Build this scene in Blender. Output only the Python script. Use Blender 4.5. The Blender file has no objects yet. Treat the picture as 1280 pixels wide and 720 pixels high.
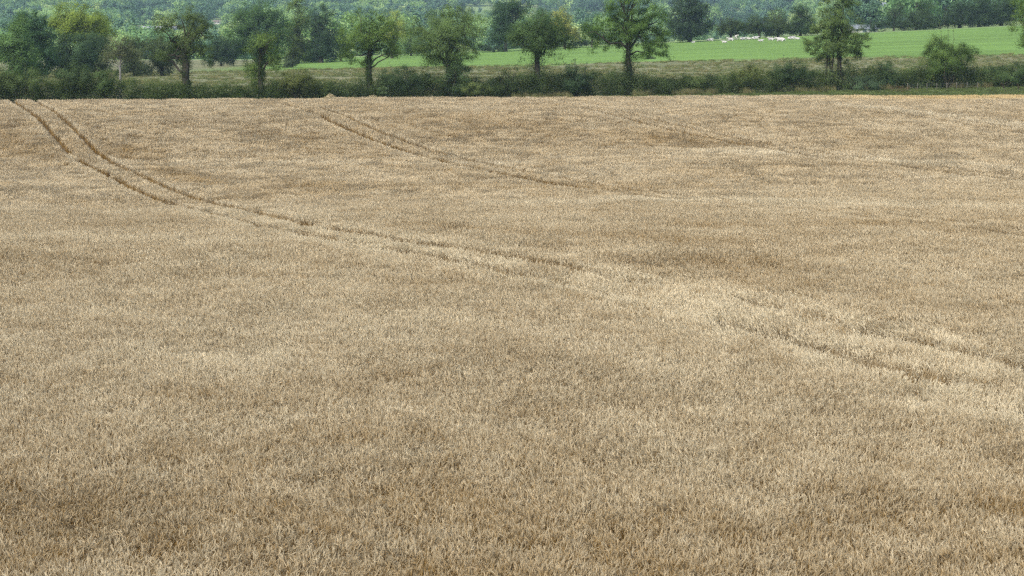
import bpy, bmesh, math, random
import numpy as np
from mathutils import Vector

random.seed(7)
RNG = np.random.default_rng(7)
SC = bpy.context.scene
COL = SC.collection

# ------------------------------------------------------------------ camera model
F = 2489.0                       # focal length in pixels of a 1280 wide frame (70 mm)
CAM_Z = 8.8
TH = math.atan(346.0 / F)
CT, ST = math.cos(TH), math.sin(TH)


def ray(px, py):
    u, v = (px - 640.0) / F, (360.0 - py) / F
    return u, CT + v * ST, -ST + v * CT


def x_at(px, d, py=80.0):
    u, y, z = ray(px, py)
    return u / y * d


def z_at(py, d):
    u, y, z = ray(640, py)
    return CAM_Z + z / y * d


# ------------------------------------------------------------------ noise and terrain
def _hash(ix, iy, seed):
    h = (ix.astype(np.int64) * 374761393 + iy.astype(np.int64) * 668265263 + seed * 974711) & 0xFFFFFFFF
    h = ((h ^ (h >> 13)) * 1274126177) & 0xFFFFFFFF
    h = h ^ (h >> 16)
    return (h & 0xFFFFFF) / float(0xFFFFFF)


def vnoise(x, y, seed=0):
    x = np.asarray(x, float); y = np.asarray(y, float)
    ix, iy = np.floor(x), np.floor(y)
    fx, fy = x - ix, y - iy
    fx = fx * fx * (3 - 2 * fx); fy = fy * fy * (3 - 2 * fy)
    a = _hash(ix, iy, seed); b = _hash(ix + 1, iy, seed)
    c = _hash(ix, iy + 1, seed); d = _hash(ix + 1, iy + 1, seed)
    return (a * (1 - fx) + b * fx) * (1 - fy) + (c * (1 - fx) + d * fx) * fy


def fbm(x, y, seed=0, n=3):
    s, a, t = 0.0, 1.0, 0.0
    for k in range(n):
        s = s + a * vnoise(np.asarray(x) * 2 ** k, np.asarray(y) * 2 ** k, seed + 17 * k)
        t += a; a *= 0.5
    return s / t


def sstep(a, b, x):
    t = np.clip((np.asarray(x, float) - a) / (b - a), 0, 1)
    return t * t * (3 - 2 * t)


_PD = [0, 60, 68, 78, 93, 110, 122, 140, 152, 166, 182, 196, 5000]
_PZ = [0, 0, -.01, -.13, -.42, -.84, -1.0, -1.0, -.93, -.56, -.07, 0, 0]
_FD = np.arange(0, 420, 1.0)
_FZ = np.interp(_FD, _PD, _PZ)
_FZ = np.convolve(np.pad(_FZ, 6, mode='edge'), np.ones(13) / 13, mode='valid')


def canopy(X, d):
    amp = np.interp(X, [-60, -25, 5, 30, 80], [3.2, 3.0, 2.1, 1.55, 1.2])
    return np.interp(d, _FD, _FZ) * amp


def field_edge(X):
    return 204.5 + .144 * np.clip(X, -200, 200) + (fbm(np.asarray(X) / 9.0, 0 * np.asarray(X), 5) - .5) * 2.0


def hedge_d(X):
    return 220 + .31 * np.clip(X, -170, 170)


CROP = .85
KS = 1.2                        # size of the crop plants


def zg(X, d):
    X = np.asarray(X, float); d = np.asarray(d, float)
    hd = hedge_d(X); fe = 204.5 + .144 * np.clip(X, -200, 200)
    zh = -.72 + .55 * sstep(-5, 60, X)
    zf = canopy(X, d) - CROP
    z = np.where(d < fe, zf, zf + (zh - zf) * sstep(0, 1, (d - fe) / np.maximum(hd - fe, 1)))
    t = sstep(250, 480, d)
    Xc = np.clip(X, -55, 210)
    P = -.5 + .046 * Xc
    z2 = zh + (P - zh) * t
    z = np.where(d < hd, z, z2)
    V = -6 + .068 * np.clip(X, -40, 170) - 3.0 * sstep(-20, -200, X)
    z3 = P + (V - P) * sstep(492, 640, d)
    z = np.where(d > 490, z3, z)
    rise = np.interp(d, [0, 700, 1000, 1300, 1600, 2000, 2400, 3200, 4300], [0, 0, -9, -4, 6, 20, 36, 76, 130])
    und = (fbm(X / 260.0, d / 260.0, 31) - .5) * 12 * sstep(650, 1300, d)
    return z + rise * 1.0 - (V + 6) * sstep(800, 1300, d) + und


def hedge_at(px, off=0.0):
    xp = (px - 640.0) / F * .995
    d = 220 / (1 - .31 * xp) + off
    return xp * d, d


# ------------------------------------------------------------------ object helpers
def mesh_np(name, V, faces, mats, attrs=None, smooth=False):
    """faces: list of (n,k) int arrays"""
    me = bpy.data.meshes.new(name)
    V = np.asarray(V, np.float32)
    loops = np.concatenate([f.reshape(-1) for f in faces]).astype(np.int32)
    sizes = np.concatenate([np.full(len(f), f.shape[1]) for f in faces]).astype(np.int32)
    starts = np.concatenate([[0], np.cumsum(sizes)[:-1]]).astype(np.int32)
    me.vertices.add(len(V)); me.vertices.foreach_set('co', V.reshape(-1))
    me.loops.add(len(loops)); me.loops.foreach_set('vertex_index', loops)
    me.polygons.add(len(sizes))
    me.polygons.foreach_set('loop_start', starts)
    me.polygons.foreach_set('loop_total', sizes)
    me.update(calc_edges=True)
    if attrs:
        for k, a in attrs.items():
            at = me.attributes.new(k, 'FLOAT', 'POINT')
            at.data.foreach_set('value', np.asarray(a, np.float32))
    for m in (mats if isinstance(mats, (list, tuple)) else [mats]):
        me.materials.append(m)
    if smooth:
        me.polygons.foreach_set('use_smooth', np.ones(len(sizes), bool))
    return me


def obj(name, me, parent=None, loc=None):
    o = bpy.data.objects.new(name, me)
    COL.objects.link(o)
    if parent: o.parent = parent
    if loc is not None: o.location = loc
    return o


def tag(o, label=None, cat=None, group=None, kind=None):
    if label: o['label'] = label
    if cat: o['category'] = cat
    if group: o['group'] = group
    if kind: o['kind'] = kind
    return o


def empty(name, loc, rz=0.0):
    o = bpy.data.objects.new(name, None)
    o.empty_display_size = .3
    COL.objects.link(o); o.location = loc; o.rotation_euler = (0, 0, rz)
    return o


def copy_thing(src, loc, rz=0.0, scl=1.0):
    c = src.copy(); COL.objects.link(c)
    c.location = loc; c.rotation_euler = (0, 0, rz); c.scale = (scl, scl, scl)
    for ch in list(src.children):
        k = ch.copy(); COL.objects.link(k); k.parent = c
        for g in list(ch.children):
            q = g.copy(); COL.objects.link(q); q.parent = k
    return c


class Buf:
    def __init__(s):
        s.v = []; s.f4 = []; s.f3 = []; s.n = 0

    def add(s, V, f4=None, f3=None):
        V = np.asarray(V, float).reshape(-1, 3)
        s.v.append(V)
        if f4 is not None and len(f4): s.f4.append(np.asarray(f4, int) + s.n)
        if f3 is not None and len(f3): s.f3.append(np.asarray(f3, int) + s.n)
        s.n += len(V)

    def tube(s, pts, rad, sides=7, cap=True):
        pts = np.asarray(pts, float); rad = np.asarray(rad, float)
        n = len(pts)
        T = np.gradient(pts, axis=0); T /= np.linalg.norm(T, axis=1)[:, None] + 1e-9
        ref = np.array([1., 0, 0]) if abs(T[0][0]) < .8 else np.array([0, 1., 0])
        rings = []
        for i in range(n):
            a = np.cross(T[i], ref); a /= np.linalg.norm(a) + 1e-9
            b = np.cross(T[i], a)
            ang = np.linspace(0, 2 * np.pi, sides, endpoint=False)
            rings.append(pts[i] + rad[i] * (np.cos(ang)[:, None] * a + np.sin(ang)[:, None] * b))
        V = np.concatenate(rings + [pts[-1:]])
        f = []
        for i in range(n - 1):
            for k in range(sides):
                k2 = (k + 1) % sides
                f.append((i * sides + k, i * sides + k2, (i + 1) * sides + k2, (i + 1) * sides + k))
        f3 = [((n - 1) * sides + k, (n - 1) * sides + (k + 1) % sides, n * sides) for k in range(sides)]
        s.add(V, f, f3)

    def box(s, lo, hi):
        x0, y0, z0 = lo; x1, y1, z1 = hi
        V = [(x0, y0, z0), (x1, y0, z0), (x1, y1, z0), (x0, y1, z0), (x0, y0, z1), (x1, y0, z1), (x1, y1, z1), (x0, y1, z1)]
        s.add(V, [(0, 3, 2, 1), (4, 5, 6, 7), (0, 1, 5, 4), (1, 2, 6, 5), (2, 3, 7, 6), (3, 0, 4, 7)])

    def mesh(s, name, mat, smooth=False, attrs=None):
        fs = []
        if s.f4: fs.append(np.concatenate(s.f4))
        if s.f3: fs.append(np.concatenate(s.f3))
        return mesh_np(name, np.concatenate(s.v), fs, mat, attrs, smooth)


# ------------------------------------------------------------------ materials
def new_mat(name):
    m = bpy.data.materials.new(name); m.use_nodes = True
    nt = m.node_tree; nt.nodes.clear()
    return m, nt, nt.nodes.new


def L(nt, a, b): nt.links.new(a, b)


def noise_node(nt, scale, detail=3, vec=None, rough=.55):
    n = nt.nodes.new('ShaderNodeTexNoise'); n.inputs['Scale'].default_value = scale
    n.inputs['Detail'].default_value = detail; n.inputs['Roughness'].default_value = rough
    if vec is not None: L(nt, vec, n.inputs['Vector'])
    return n


def mathn(nt, op, a, b=None, clamp=False):
    n = nt.nodes.new('ShaderNodeMath'); n.operation = op; n.use_clamp = clamp
    for i, v in enumerate((a, b)):
        if v is None: continue
        if isinstance(v, (int, float)): n.inputs[i].default_value = v
        else: L(nt, v, n.inputs[i])
    return n.outputs[0]


def mixc(nt, f, a, b):
    n = nt.nodes.new('ShaderNodeMix'); n.data_type = 'RGBA'; n.clamp_factor = True
    if isinstance(f, (int, float)): n.inputs[0].default_value = f
    else: L(nt, f, n.inputs[0])
    for i, v in ((6, a), (7, b)):
        if isinstance(v, tuple): n.inputs[i].default_value = (*v, 1)
        else: L(nt, v, n.inputs[i])
    return n.outputs[2]


def ramp(nt, f, a, b):
    n = nt.nodes.new('ShaderNodeMapRange'); n.clamp = True
    L(nt, f, n.inputs[0]); n.inputs[1].default_value = a; n.inputs[2].default_value = b
    return n.outputs[0]


def leafy(nt, col, trans=.42, tint=(1.15, 1.2, .7), rough=.7):
    out = nt.nodes.new('ShaderNodeOutputMaterial')
    d = nt.nodes.new('ShaderNodeBsdfDiffuse'); L(nt, col, d.inputs[0])
    t = nt.nodes.new('ShaderNodeBsdfTranslucent')
    mul = nt.nodes.new('ShaderNodeMix'); mul.data_type = 'RGBA'; mul.blend_type = 'MULTIPLY'; mul.inputs[0].default_value = 1
    L(nt, col, mul.inputs[6]); mul.inputs[7].default_value = (*tint, 1); mul.clamp_result = False
    L(nt, mul.outputs[2], t.inputs[0])
    mx = nt.nodes.new('ShaderNodeMixShader'); mx.inputs[0].default_value = trans
    L(nt, d.outputs[0], mx.inputs[1]); L(nt, t.outputs[0], mx.inputs[2])
    L(nt, mx.outputs[0], out.inputs[0])


_FM = {}
LIFT = 2.05


def foliage_mat(col, var=.35, alt=None):
    key = (col, var, alt)
    if key in _FM: return _FM[key]
    m, nt, N = new_mat('foliage')
    geo = N('ShaderNodeNewGeometry')
    isl = geo.outputs['Random Per Island']
    nz = noise_node(nt, .55, 2, geo.outputs['Position'])
    nf = ramp(nt, nz.outputs[0], .35, .65)
    k3 = (LIFT * .95, LIFT, LIFT * .82)
    col = tuple(c * k for c, k in zip(col, k3)); alt = tuple(c * k for c, k in zip(alt, k3)) if alt else None
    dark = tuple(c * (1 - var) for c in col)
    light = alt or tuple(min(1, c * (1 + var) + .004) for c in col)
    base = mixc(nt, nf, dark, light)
    c2 = mixc(nt, mathn(nt, 'MULTIPLY', isl, .16), base, tuple(c * .72 for c in light))
    leafy(nt, c2)
    _FM[key] = m
    return m


_BM = {}


def bark_mat(col=(.10, .085, .06)):
    if col in _BM: return _BM[col]
    m, nt, N = new_mat('bark')
    tc = N('ShaderNodeTexCoord')
    mp = N('ShaderNodeMapping'); mp.inputs['Scale'].default_value = (1, 1, .2); L(nt, tc.outputs['Object'], mp.inputs[0])
    nz = noise_node(nt, 9, 4, mp.outputs[0])
    c = mixc(nt, ramp(nt, nz.outputs[0], .3, .7), tuple(x * .55 for x in col), tuple(x * 1.3 for x in col))
    b = N('ShaderNodeBsdfPrincipled'); L(nt, c, b.inputs['Base Color']); b.inputs['Roughness'].default_value = .9
    bm = N('ShaderNodeBump'); bm.inputs['Strength'].default_value = .5; L(nt, nz.outputs[0], bm.inputs['Height']); L(nt, bm.outputs[0], b.inputs['Normal'])
    o = N('ShaderNodeOutputMaterial'); L(nt, b.outputs[0], o.inputs[0])
    _BM[col] = m
    return m


def simple_mat(name, col, rough=.8, nscale=3.0, var=.2):
    m, nt, N = new_mat(name)
    tc = N('ShaderNodeTexCoord')
    nz = noise_node(nt, nscale, 4, tc.outputs['Object'])
    c = mixc(nt, ramp(nt, nz.outputs[0], .3, .7), tuple(x * (1 - var) for x in col), tuple(min(1, x * (1 + var)) for x in col))
    b = N('ShaderNodeBsdfPrincipled'); L(nt, c, b.inputs['Base Color']); b.inputs['Roughness'].default_value = rough
    o = N('ShaderNodeOutputMaterial'); L(nt, b.outputs[0], o.inputs[0])
    return m


def barley_mat():
    m, nt, N = new_mat('ripe_barley')
    part = N('ShaderNodeAttribute'); part.attribute_name = 'pc'
    rnd = N('ShaderNodeAttribute'); rnd.attribute_name = 'rnd'
    tone = N('ShaderNodeAttribute'); tone.attribute_type = 'INSTANCER'; tone.attribute_name = 'tone'
    gold = N('ShaderNodeAttribute'); gold.attribute_type = 'INSTANCER'; gold.attribute_name = 'gold'
    geo = N('ShaderNodeNewGeometry')
    nz = noise_node(nt, 1.1, 3, geo.outputs['Position'])
    f = mathn(nt, 'MULTIPLY', part.outputs['Fac'], .80)
    f = mathn(nt, 'ADD', f, mathn(nt, 'MULTIPLY', mathn(nt, 'SUBTRACT', rnd.outputs['Fac'], .5), .38))
    f = mathn(nt, 'ADD', f, mathn(nt, 'MULTIPLY', mathn(nt, 'SUBTRACT', tone.outputs['Fac'], .5), 1.0))
    f = mathn(nt, 'ADD', f, mathn(nt, 'MULTIPLY', mathn(nt, 'SUBTRACT', nz.outputs[0], .5), .6))
    f = mathn(nt, 'ADD', f, -.11, True)
    c = mixc(nt, f, C_STEM, C_AWN)
    c = mixc(nt, mathn(nt, 'MULTIPLY', gold.outputs['Fac'], .8), c, (.60, .46, .21))
    leafy(nt, c, .20, (1.05, 1.0, .85))
    return m


C_STEM = (.255, .160, .046)
C_AWN = (.665, .595, .425)
M_BARLEY = barley_mat()


def soil_mat():
    m, nt, N = new_mat('field_soil')
    geo = N('ShaderNodeNewGeometry')
    n1 = noise_node(nt, 6, 5, geo.outputs['Position'], .7)
    n2 = noise_node(nt, .25, 3, geo.outputs['Position'])
    c = mixc(nt, ramp(nt, n1.outputs[0], .3, .7), (.075, .055, .032), (.19, .15, .085))
    c = mixc(nt, mathn(nt, 'MULTIPLY', ramp(nt, n2.outputs[0], .45, .7), .3), c, (.09, .10, .035))
    # verge beyond the crop edge turns to grass
    sx = N('ShaderNodeSeparateXYZ'); L(nt, geo.outputs['Position'], sx.inputs[0])
    e = mathn(nt, 'SUBTRACT', sx.outputs[1], mathn(nt, 'ADD', mathn(nt, 'MULTIPLY', sx.outputs[0], .144), 205.5))
    g = mixc(nt, ramp(nt, n1.outputs[0], .3, .7), (.06, .085, .03), (.12, .15, .06))
    c = mixc(nt, ramp(nt, e, -.5, .8), c, g)
    b = N('ShaderNodeBsdfPrincipled'); L(nt, c, b.inputs['Base Color']); b.inputs['Roughness'].default_value = .95
    bm = N('ShaderNodeBump'); bm.inputs['Distance'].default_value = .05; L(nt, n1.outputs[0], bm.inputs['Height']); L(nt, bm.outputs[0], b.inputs['Normal'])
    o = N('ShaderNodeOutputMaterial'); L(nt, b.outputs[0], o.inputs[0])
    return m


G_SUNLIT = (.130, .232, .052)  # sunlight on the far pasture is put into this green


def pasture_mat():
    m, nt, N = new_mat('pasture_grass')
    geo = N('ShaderNodeNewGeometry'); P = geo.outputs['Position']
    sx = N('ShaderNodeSeparateXYZ'); L(nt, P, sx.inputs[0])
    n1 = noise_node(nt, 1.2, 5, P, .7); n2 = noise_node(nt, .05, 4, P); n3 = noise_node(nt, .25, 4, P, .65)
    mp = N('ShaderNodeMapping'); mp.inputs['Scale'].default_value = (.02, .12, .1); L(nt, P, mp.inputs[0])
    n4 = noise_node(nt, 1, 4, mp.outputs[0])
    green = mixc(nt, ramp(nt, n4.outputs[0], .35, .65), tuple(c * .82 for c in G_SUNLIT), tuple(c * 1.14 for c in G_SUNLIT))
    green = mixc(nt, mathn(nt, 'MULTIPLY', ramp(nt, n1.outputs[0], .35, .75), .25), green, (.19, .26, .075))
    r = mixc(nt, ramp(nt, n4.outputs[0], .35, .65), (.155, .165, .085), (.225, .215, .125))
    r = mixc(nt, mathn(nt, 'MULTIPLY', ramp(nt, n3.outputs[0], .42, .62), .6), r, (.10, .13, .05))
    # edge between rough ground and the improved sward
    e = mathn(nt, 'ADD', sx.outputs[1], mathn(nt, 'MULTIPLY', mathn(nt, 'SUBTRACT', n2.outputs[0], .5), 46))
    e = mathn(nt, 'ADD', e, mathn(nt, 'MULTIPLY', mathn(nt, 'SUBTRACT', n3.outputs[0], .5), 8))
    k = ramp(nt, e, 345, 353)
    left = ramp(nt, sx.outputs[0], -62, -46)
    c = mixc(nt, mathn(nt, 'MULTIPLY', k, left), r, green)
    b = N('ShaderNodeBsdfPrincipled'); L(nt, c, b.inputs['Base Color']); b.inputs['Roughness'].default_value = .95
    b.inputs['Specular IOR Level'].default_value = .1
    bm = N('ShaderNodeBump'); bm.inputs['Distance'].default_value = .25; bm.inputs['Strength'].default_value = .6; L(nt, n1.outputs[0], bm.inputs['Height']); L(nt, bm.outputs[0], b.inputs['Normal'])
    o = N('ShaderNodeOutputMaterial'); L(nt, b.outputs[0], o.inputs[0])
    return m


def hills_mat():
    m, nt, N = new_mat('distant_farmland')
    geo = N('ShaderNodeNewGeometry'); P = geo.outputs['Position']
    mp = N('ShaderNodeMapping'); mp.inputs['Scale'].default_value = (.009, .004, 0); mp.inputs['Rotation'].default_value = (0, 0, .35); L(nt, P, mp.inputs[0])
    v = N('ShaderNodeTexVoronoi'); v.inputs['Scale'].default_value = 1; L(nt, mp.outputs[0], v.inputs['Vector'])
    sp = N('ShaderNodeSeparateColor'); L(nt, v.outputs['Color'], sp.inputs[0])
    n1 = noise_node(nt, .05, 5, P, .7)
    c = mixc(nt, sp.outputs[0], (.15, .25, .085), (.25, .31, .14))
    c = mixc(nt, ramp(nt, sp.outputs[1], .80, .85), c, (.36, .36, .19))
    c = mixc(nt, mathn(nt, 'MULTIPLY', n1.outputs[0], .5), c, (.13, .19, .06))
    b = N('ShaderNodeBsdfPrincipled'); L(nt, c, b.inputs['Base Color']); b.inputs['Roughness'].default_value = .95
    b.inputs['Specular IOR Level'].default_value = .1
    o = N('ShaderNodeOutputMaterial'); L(nt, b.outputs[0], o.inputs[0])
    return m


# ------------------------------------------------------------------ the ground
def sheet(name, drows, mat, drow_is_frac=None):
    u = np.linspace(-1, 1, 181)
    X = 1650 * np.sign(u) * np.abs(u) ** 2.4
    rows = []
    for r in drows:
        d = r(X) if callable(r) else np.full_like(X, r)
        rows.append(np.stack([X, d, zg(X, d + 1e-6)], 1))
    V = np.concatenate(rows); n, m = len(drows), len(X)
    idx = np.arange(n * m).reshape(n, m)
    f = np.stack([idx[:-1, :-1], idx[:-1, 1:], idx[1:, 1:], idx[1:, :-1]], -1).reshape(-1, 4)
    o = obj(name, mesh_np(name, V, [f], mat, smooth=True))
    tag(o, kind='structure')
    return o


def hrow(t): return lambda X: 184 + (hedge_d(X) - 184) * t
def prow(t): return lambda X: hedge_d(X) + (490 - hedge_d(X)) * t


sheet('field_ground', list(np.arange(-60, 184, 2.0)) + [hrow(t) for t in np.linspace(0, 1, 30)], soil_mat())
sheet('pasture_ground', [prow(t) for t in np.linspace(0, 1, 70)], pasture_mat())
sheet('hills', list(np.concatenate([np.arange(490, 700, 7.0), np.arange(700, 1700, 20.0), np.arange(1700, 4300, 80.0)])), hills_mat())


# ------------------------------------------------------------------ instanced stuff
def scatter(name, pts, variant, rotz, scl, protos, extra=None, tilt=None):
    """one object whose points carry grown tufts"""
    n = len(pts)
    me = bpy.data.meshes.new(name)
    me.vertices.add(n); me.vertices.foreach_set('co', np.asarray(pts, np.float32).reshape(-1))
    def att(k, typ, key, a):
        t = me.attributes.new(k, typ, 'POINT'); t.data.foreach_set(key, a)
    att('variant', 'INT', 'value', np.asarray(variant, np.int32))
    rot = np.zeros((n, 3), np.float32)
    if tilt is not None: rot[:, :2] = tilt
    rot[:, 2] = rotz
    att('rot', 'FLOAT_VECTOR', 'vector', rot.reshape(-1))
    att('scl', 'FLOAT_VECTOR', 'vector', np.asarray(scl, np.float32).reshape(-1))
    for k, a in (extra or {}).items():
        att(k, 'FLOAT', 'value', np.asarray(a, np.float32))
    o = obj(name, me)
    ng = bpy.data.node_groups.new(name + '_growth', 'GeometryNodeTree')
    ng.interface.new_socket('Geometry', in_out='INPUT', socket_type='NodeSocketGeometry')
    ng.interface.new_socket('Geometry', in_out='OUTPUT', socket_type='NodeSocketGeometry')
    N = ng.nodes.new
    gi, go = N('NodeGroupInput'), N('NodeGroupOutput')
    va = N('GeometryNodeInputNamedAttribute'); va.data_type = 'INT'; va.inputs[0].default_value = 'variant'
    ra = N('GeometryNodeInputNamedAttribute'); ra.data_type = 'FLOAT_VECTOR'; ra.inputs[0].default_value = 'rot'
    sa = N('GeometryNodeInputNamedAttribute'); sa.data_type = 'FLOAT_VECTOR'; sa.inputs[0].default_value = 'scl'
    er = N('FunctionNodeEulerToRotation'); ng.links.new(ra.outputs[0], er.inputs[0])
    jn = N('GeometryNodeJoinGeometry')
    for k, p in enumerate(protos):
        oi = N('GeometryNodeObjectInfo'); oi.inputs['Object'].default_value = p
        oi.inputs['As Instance'].default_value = False
        cm = N('FunctionNodeCompare'); cm.data_type = 'INT'; cm.operation = 'EQUAL'
        si = [s for s in cm.inputs if s.type == 'INT']
        ng.links.new(va.outputs[0], si[0]); si[1].default_value = k
        ip = N('GeometryNodeInstanceOnPoints')
        ng.links.new(gi.outputs[0], ip.inputs['Points']); ng.links.new(cm.outputs[0], ip.inputs['Selection'])
        ng.links.new(oi.outputs['Geometry'], ip.inputs['Instance'])
        ng.links.new(er.outputs[0], ip.inputs['Rotation']); ng.links.new(sa.outputs[0], ip.inputs['Scale'])
        ng.links.new(ip.outputs[0], jn.inputs[0])
    ng.links.new(jn.outputs[0], go.inputs[0])
    md = o.modifiers.new('growth', 'NODES'); md.node_group = ng
    return o


def proto(name, me):
    return bpy.data.objects.new(name, me)      # never linked: only a source of shape


# ------------------------------------------------------------------ barley
def barley_patch(name, size, dens, seed, lod=0, lodged=0.0, circ=False):
    r = np.random.default_rng(seed)
    n = int(size * size * dens)
    x = r.uniform(-size / 2, size / 2, n); y = r.uniform(-size / 2, size / 2, n)
    # small bare holes in the stand
    hole = fbm(x * 4 + seed, y * 4, seed, 2)
    keep = (hole > .20)
    x, y = x[keep], y[keep]; n = len(x)
    h = np.clip(r.normal(.70, .045, n), .55, .82) * (1 - .22 * lodged * r.random(n))
    la = r.normal(.0, 1.1 if lodged < .4 else .4, n) + 0.9
    ln = np.abs(r.normal(0, .06, n)) + .015 + lodged * r.uniform(.15, .95, n)
    dx, dy = np.cos(la), np.sin(la)
    Z = np.zeros(n)
    p0 = np.stack([x, y, Z], 1)
    def up(t, bend):
        return np.stack([x + dx * ln * h * bend, y + dy * ln * h * bend, h * t * np.cos(np.minimum(ln * .8, 1.2))], 1)
    p1, p2, p3 = up(.45, .16), up(.8, .52), up(.98, .86)
    # nodding neck and ear
    ea = la + r.normal(0, .9, n)
    nod = np.where(r.random(n) < .62, r.uniform(.1, .95, n), r.uniform(.9, 2.8, n))                # angle of the ear from upright
    ex, ey = np.cos(ea), np.sin(ea)
    el = r.uniform(.065, .095, n) * (1 if lod == 0 else 1.3)
    def dirv(a): return np.stack([ex * np.sin(a), ey * np.sin(a), np.cos(a)], 1)
    p4 = p3 + dirv(nod * .5) * .045
    e1 = p4 + dirv(nod * .85) * (el * .5)[:, None]
    e2 = e1 + dirv(nod * 1.1) * (el * .5)[:, None]
    b = Buf(); pc = []; rd = []
    rv = r.random(n)
    wk = [1.35, 2.2, 3.2][lod]
    sa = r.uniform(0, np.pi, n); side = np.stack([np.cos(sa), np.sin(sa), Z], 1)
    side = side + np.array([.8, 0, 0]) * np.sign(side[:, :1])           # flat faces mostly broadside to the field's length
    side /= np.linalg.norm(side, axis=1)[:, None]

    def ribbon(pts, ws, sd, pcs):
        k = len(pts)
        V = np.stack([q + s * sd * w for q, w in zip(pts, ws) for s in (-1, 1)], 1)      # n, 2k, 3
        nn = V.shape[0]
        base = (np.arange(nn) * 2 * k)[:, None]
        fs = [base + np.array([2 * i, 2 * i + 1, 2 * i + 3, 2 * i + 2]) for i in range(k - 1)]
        b.add(V, np.concatenate(fs))
        pc.append(np.tile(np.repeat(np.asarray(pcs, float), 2), nn))

    def rr(idx, k): rd.append(np.repeat(rv[idx], 2 * k))
    A = np.arange(n)
    w = .0021 * wk
    if lod < 2:
        ribbon([p0, p1, p2, p3, p4], [w * 1.2, w, w, w * .8, w * .7], side, [.0, .05, .28, .5, .6]); rr(A, 5)
    else:
        ribbon([p1, p3, p4], [w * 1.0, w, w * .8], side, [.1, .45, .6]); rr(A, 3)
    # ears: two crossed blades
    up2 = np.cross(dirv(nod), side); up2 /= np.linalg.norm(up2, axis=1)[:, None] + 1e-9
    s2 = np.cross(dirv(nod), up2)
    we = .0078 * (1 if lod == 0 else 1.3 if lod == 1 else 1.7)
    for sd in ((s2, up2) if lod < 2 else (s2,)):
        ribbon([p4, e1, e2], [we * .6, we, we * .45], sd, [.75, .95, 1.0]); rr(A, 3)
    # awns
    for k in range((3, 1, 1)[lod]):
        o = e1 if k % 2 else p4 + (e1 - p4) * .5
        aa = dirv(nod * .95) + r.normal(0, .16, (n, 3)); aa /= np.linalg.norm(aa, axis=1)[:, None]
        al = r.uniform(.05, .10, n)[:, None]
        sd = np.cross(aa, r.normal(0, 1, (n, 3))); sd /= np.linalg.norm(sd, axis=1)[:, None] + 1e-9
        wa = .0017 * (1, 1.8, 2.2)[lod]
        ribbon([o, o + aa * al * .6, o + aa * al], [wa, wa, wa * .3], sd, [1.0, 1.1, 1.25]); rr(A, 3)
    # withered leaves
    if lod < 2:
        sel = np.where(r.random(n) < .75)[0]; m = len(sel)
        t = r.uniform(.3, .85, m)[:, None]
        q = p1[sel] * (1 - t) + p2[sel] * t
        a = r.uniform(0, 2 * np.pi, m); dv = np.stack([np.cos(a), np.sin(a), np.zeros(m)], 1)
        ll = r.uniform(.06, .16, m)[:, None]
        q1 = q + dv * ll * .6 + np.array([0, 0, .03]); q2 = q + dv * ll - np.array([0, 0, 1]) * ll * .7
        sd = np.stack([-dv[:, 1], dv[:, 0], np.zeros(m)], 1)
        wl = .004 * (1, 1.6)[lod]
        ribbon([q, q1, q2], [wl, wl, wl * .3], sd, [.15, .3, .35]); rr(sel, 3)
    at = {'pc': np.concatenate(pc) - (0, .03, .13)[lod], 'rnd': np.concatenate(rd)}
    return proto(name, b.mesh(name, M_BARLEY, attrs=at))


TRAM_B, TRAM_A = -.393, [28.2, 54.0, 79.8, 105.6, 131.4]
CB = 1 / math.sqrt(1 + TRAM_B ** 2)


def tram_info(X, d):
    """signed distance across each tramline, distance to its nearest wheel track, which line"""
    best = np.full(np.shape(X), 1e9); trk = np.full(np.shape(X), 1e9); sgn = np.zeros(np.shape(X))
    first = np.zeros(np.shape(X), bool)
    for i, a in enumerate(TRAM_A):
        wob = (vnoise(d / 14.0, d * 0 + i, 60 + i) - .5) * .7
        s = (X - (a + TRAM_B * d) + wob) * CB
        if i == 0: s = (X - np.interp(d, _TD, _TX)) * CB + np.interp(d, [40, 62, 85, 300], [1.55, 1.5, 1.15, .9])
        half = np.interp(d, [40, 62, 85, 300], [1.55, 1.5, 1.15, .9]) if i == 0 else 1.0
        k = np.abs(np.abs(s) - half)
        upd = np.abs(s) < best
        best = np.where(upd, np.abs(s), best); sgn = np.where(upd, s, sgn)
        trk = np.minimum(trk, k)
        first = np.where(upd, i == 0, first)
    return best, trk, sgn, first


# pale streaks across the crop (photo pixels, width in metres, strength)
STREAKS = [
    ([(640, 256), (800, 251), (960, 252), (1120, 258), (1290, 262)], 2.2, .22),
    ([(-20, 302), (120, 298), (260, 304)], 1.6, .2),
    ([(640, 330), (760, 318), (900, 322)], 1.0, .16),
    ([(900, 190), (1050, 196), (1180, 206), (1290, 216)], 1.8, .22),
    ([(1040, 130), (1160, 144), (1290, 158)], 1.6, .26),
    ([(180, 205), (400, 203), (640, 205)], 2.0, .14),
    ([(420, 430), (300, 450), (60, 440)], 3.0, .10),
    ([(-20, 500), (200, 545), (420, 520)], .8, .12),
]
DARKS = [
    ([(880, 330), (1000, 345), (1150, 372), (1290, 385)], 2.2, .15),
    ([(-40, 640), (200, 640), (420, 660), (640, 700)], 3.0, .05),
    ([(500, 285), (640, 292), (860, 302)], 1.4, .16),
    ([(150, 185), (190, 205), (270, 232)], 1.6, .26),
    ([(400, 235), (600, 232), (820, 236)], 2.4, .12),
    ([(0, 180), (90, 190)], 5.0, .14),
    ([(560, 150), (720, 165), (900, 180)], 4.0, .12),
    ([(880, 285), (1100, 282), (1290, 300)], 2.5, .14),
    ([(0, 340), (160, 345), (330, 345)], 1.5, .10),
    ([(1050, 620), (1200, 640), (1290, 640)], .8, .14),
    ([(0, 635), (180, 640), (330, 650)], .8, .07),
]


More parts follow.
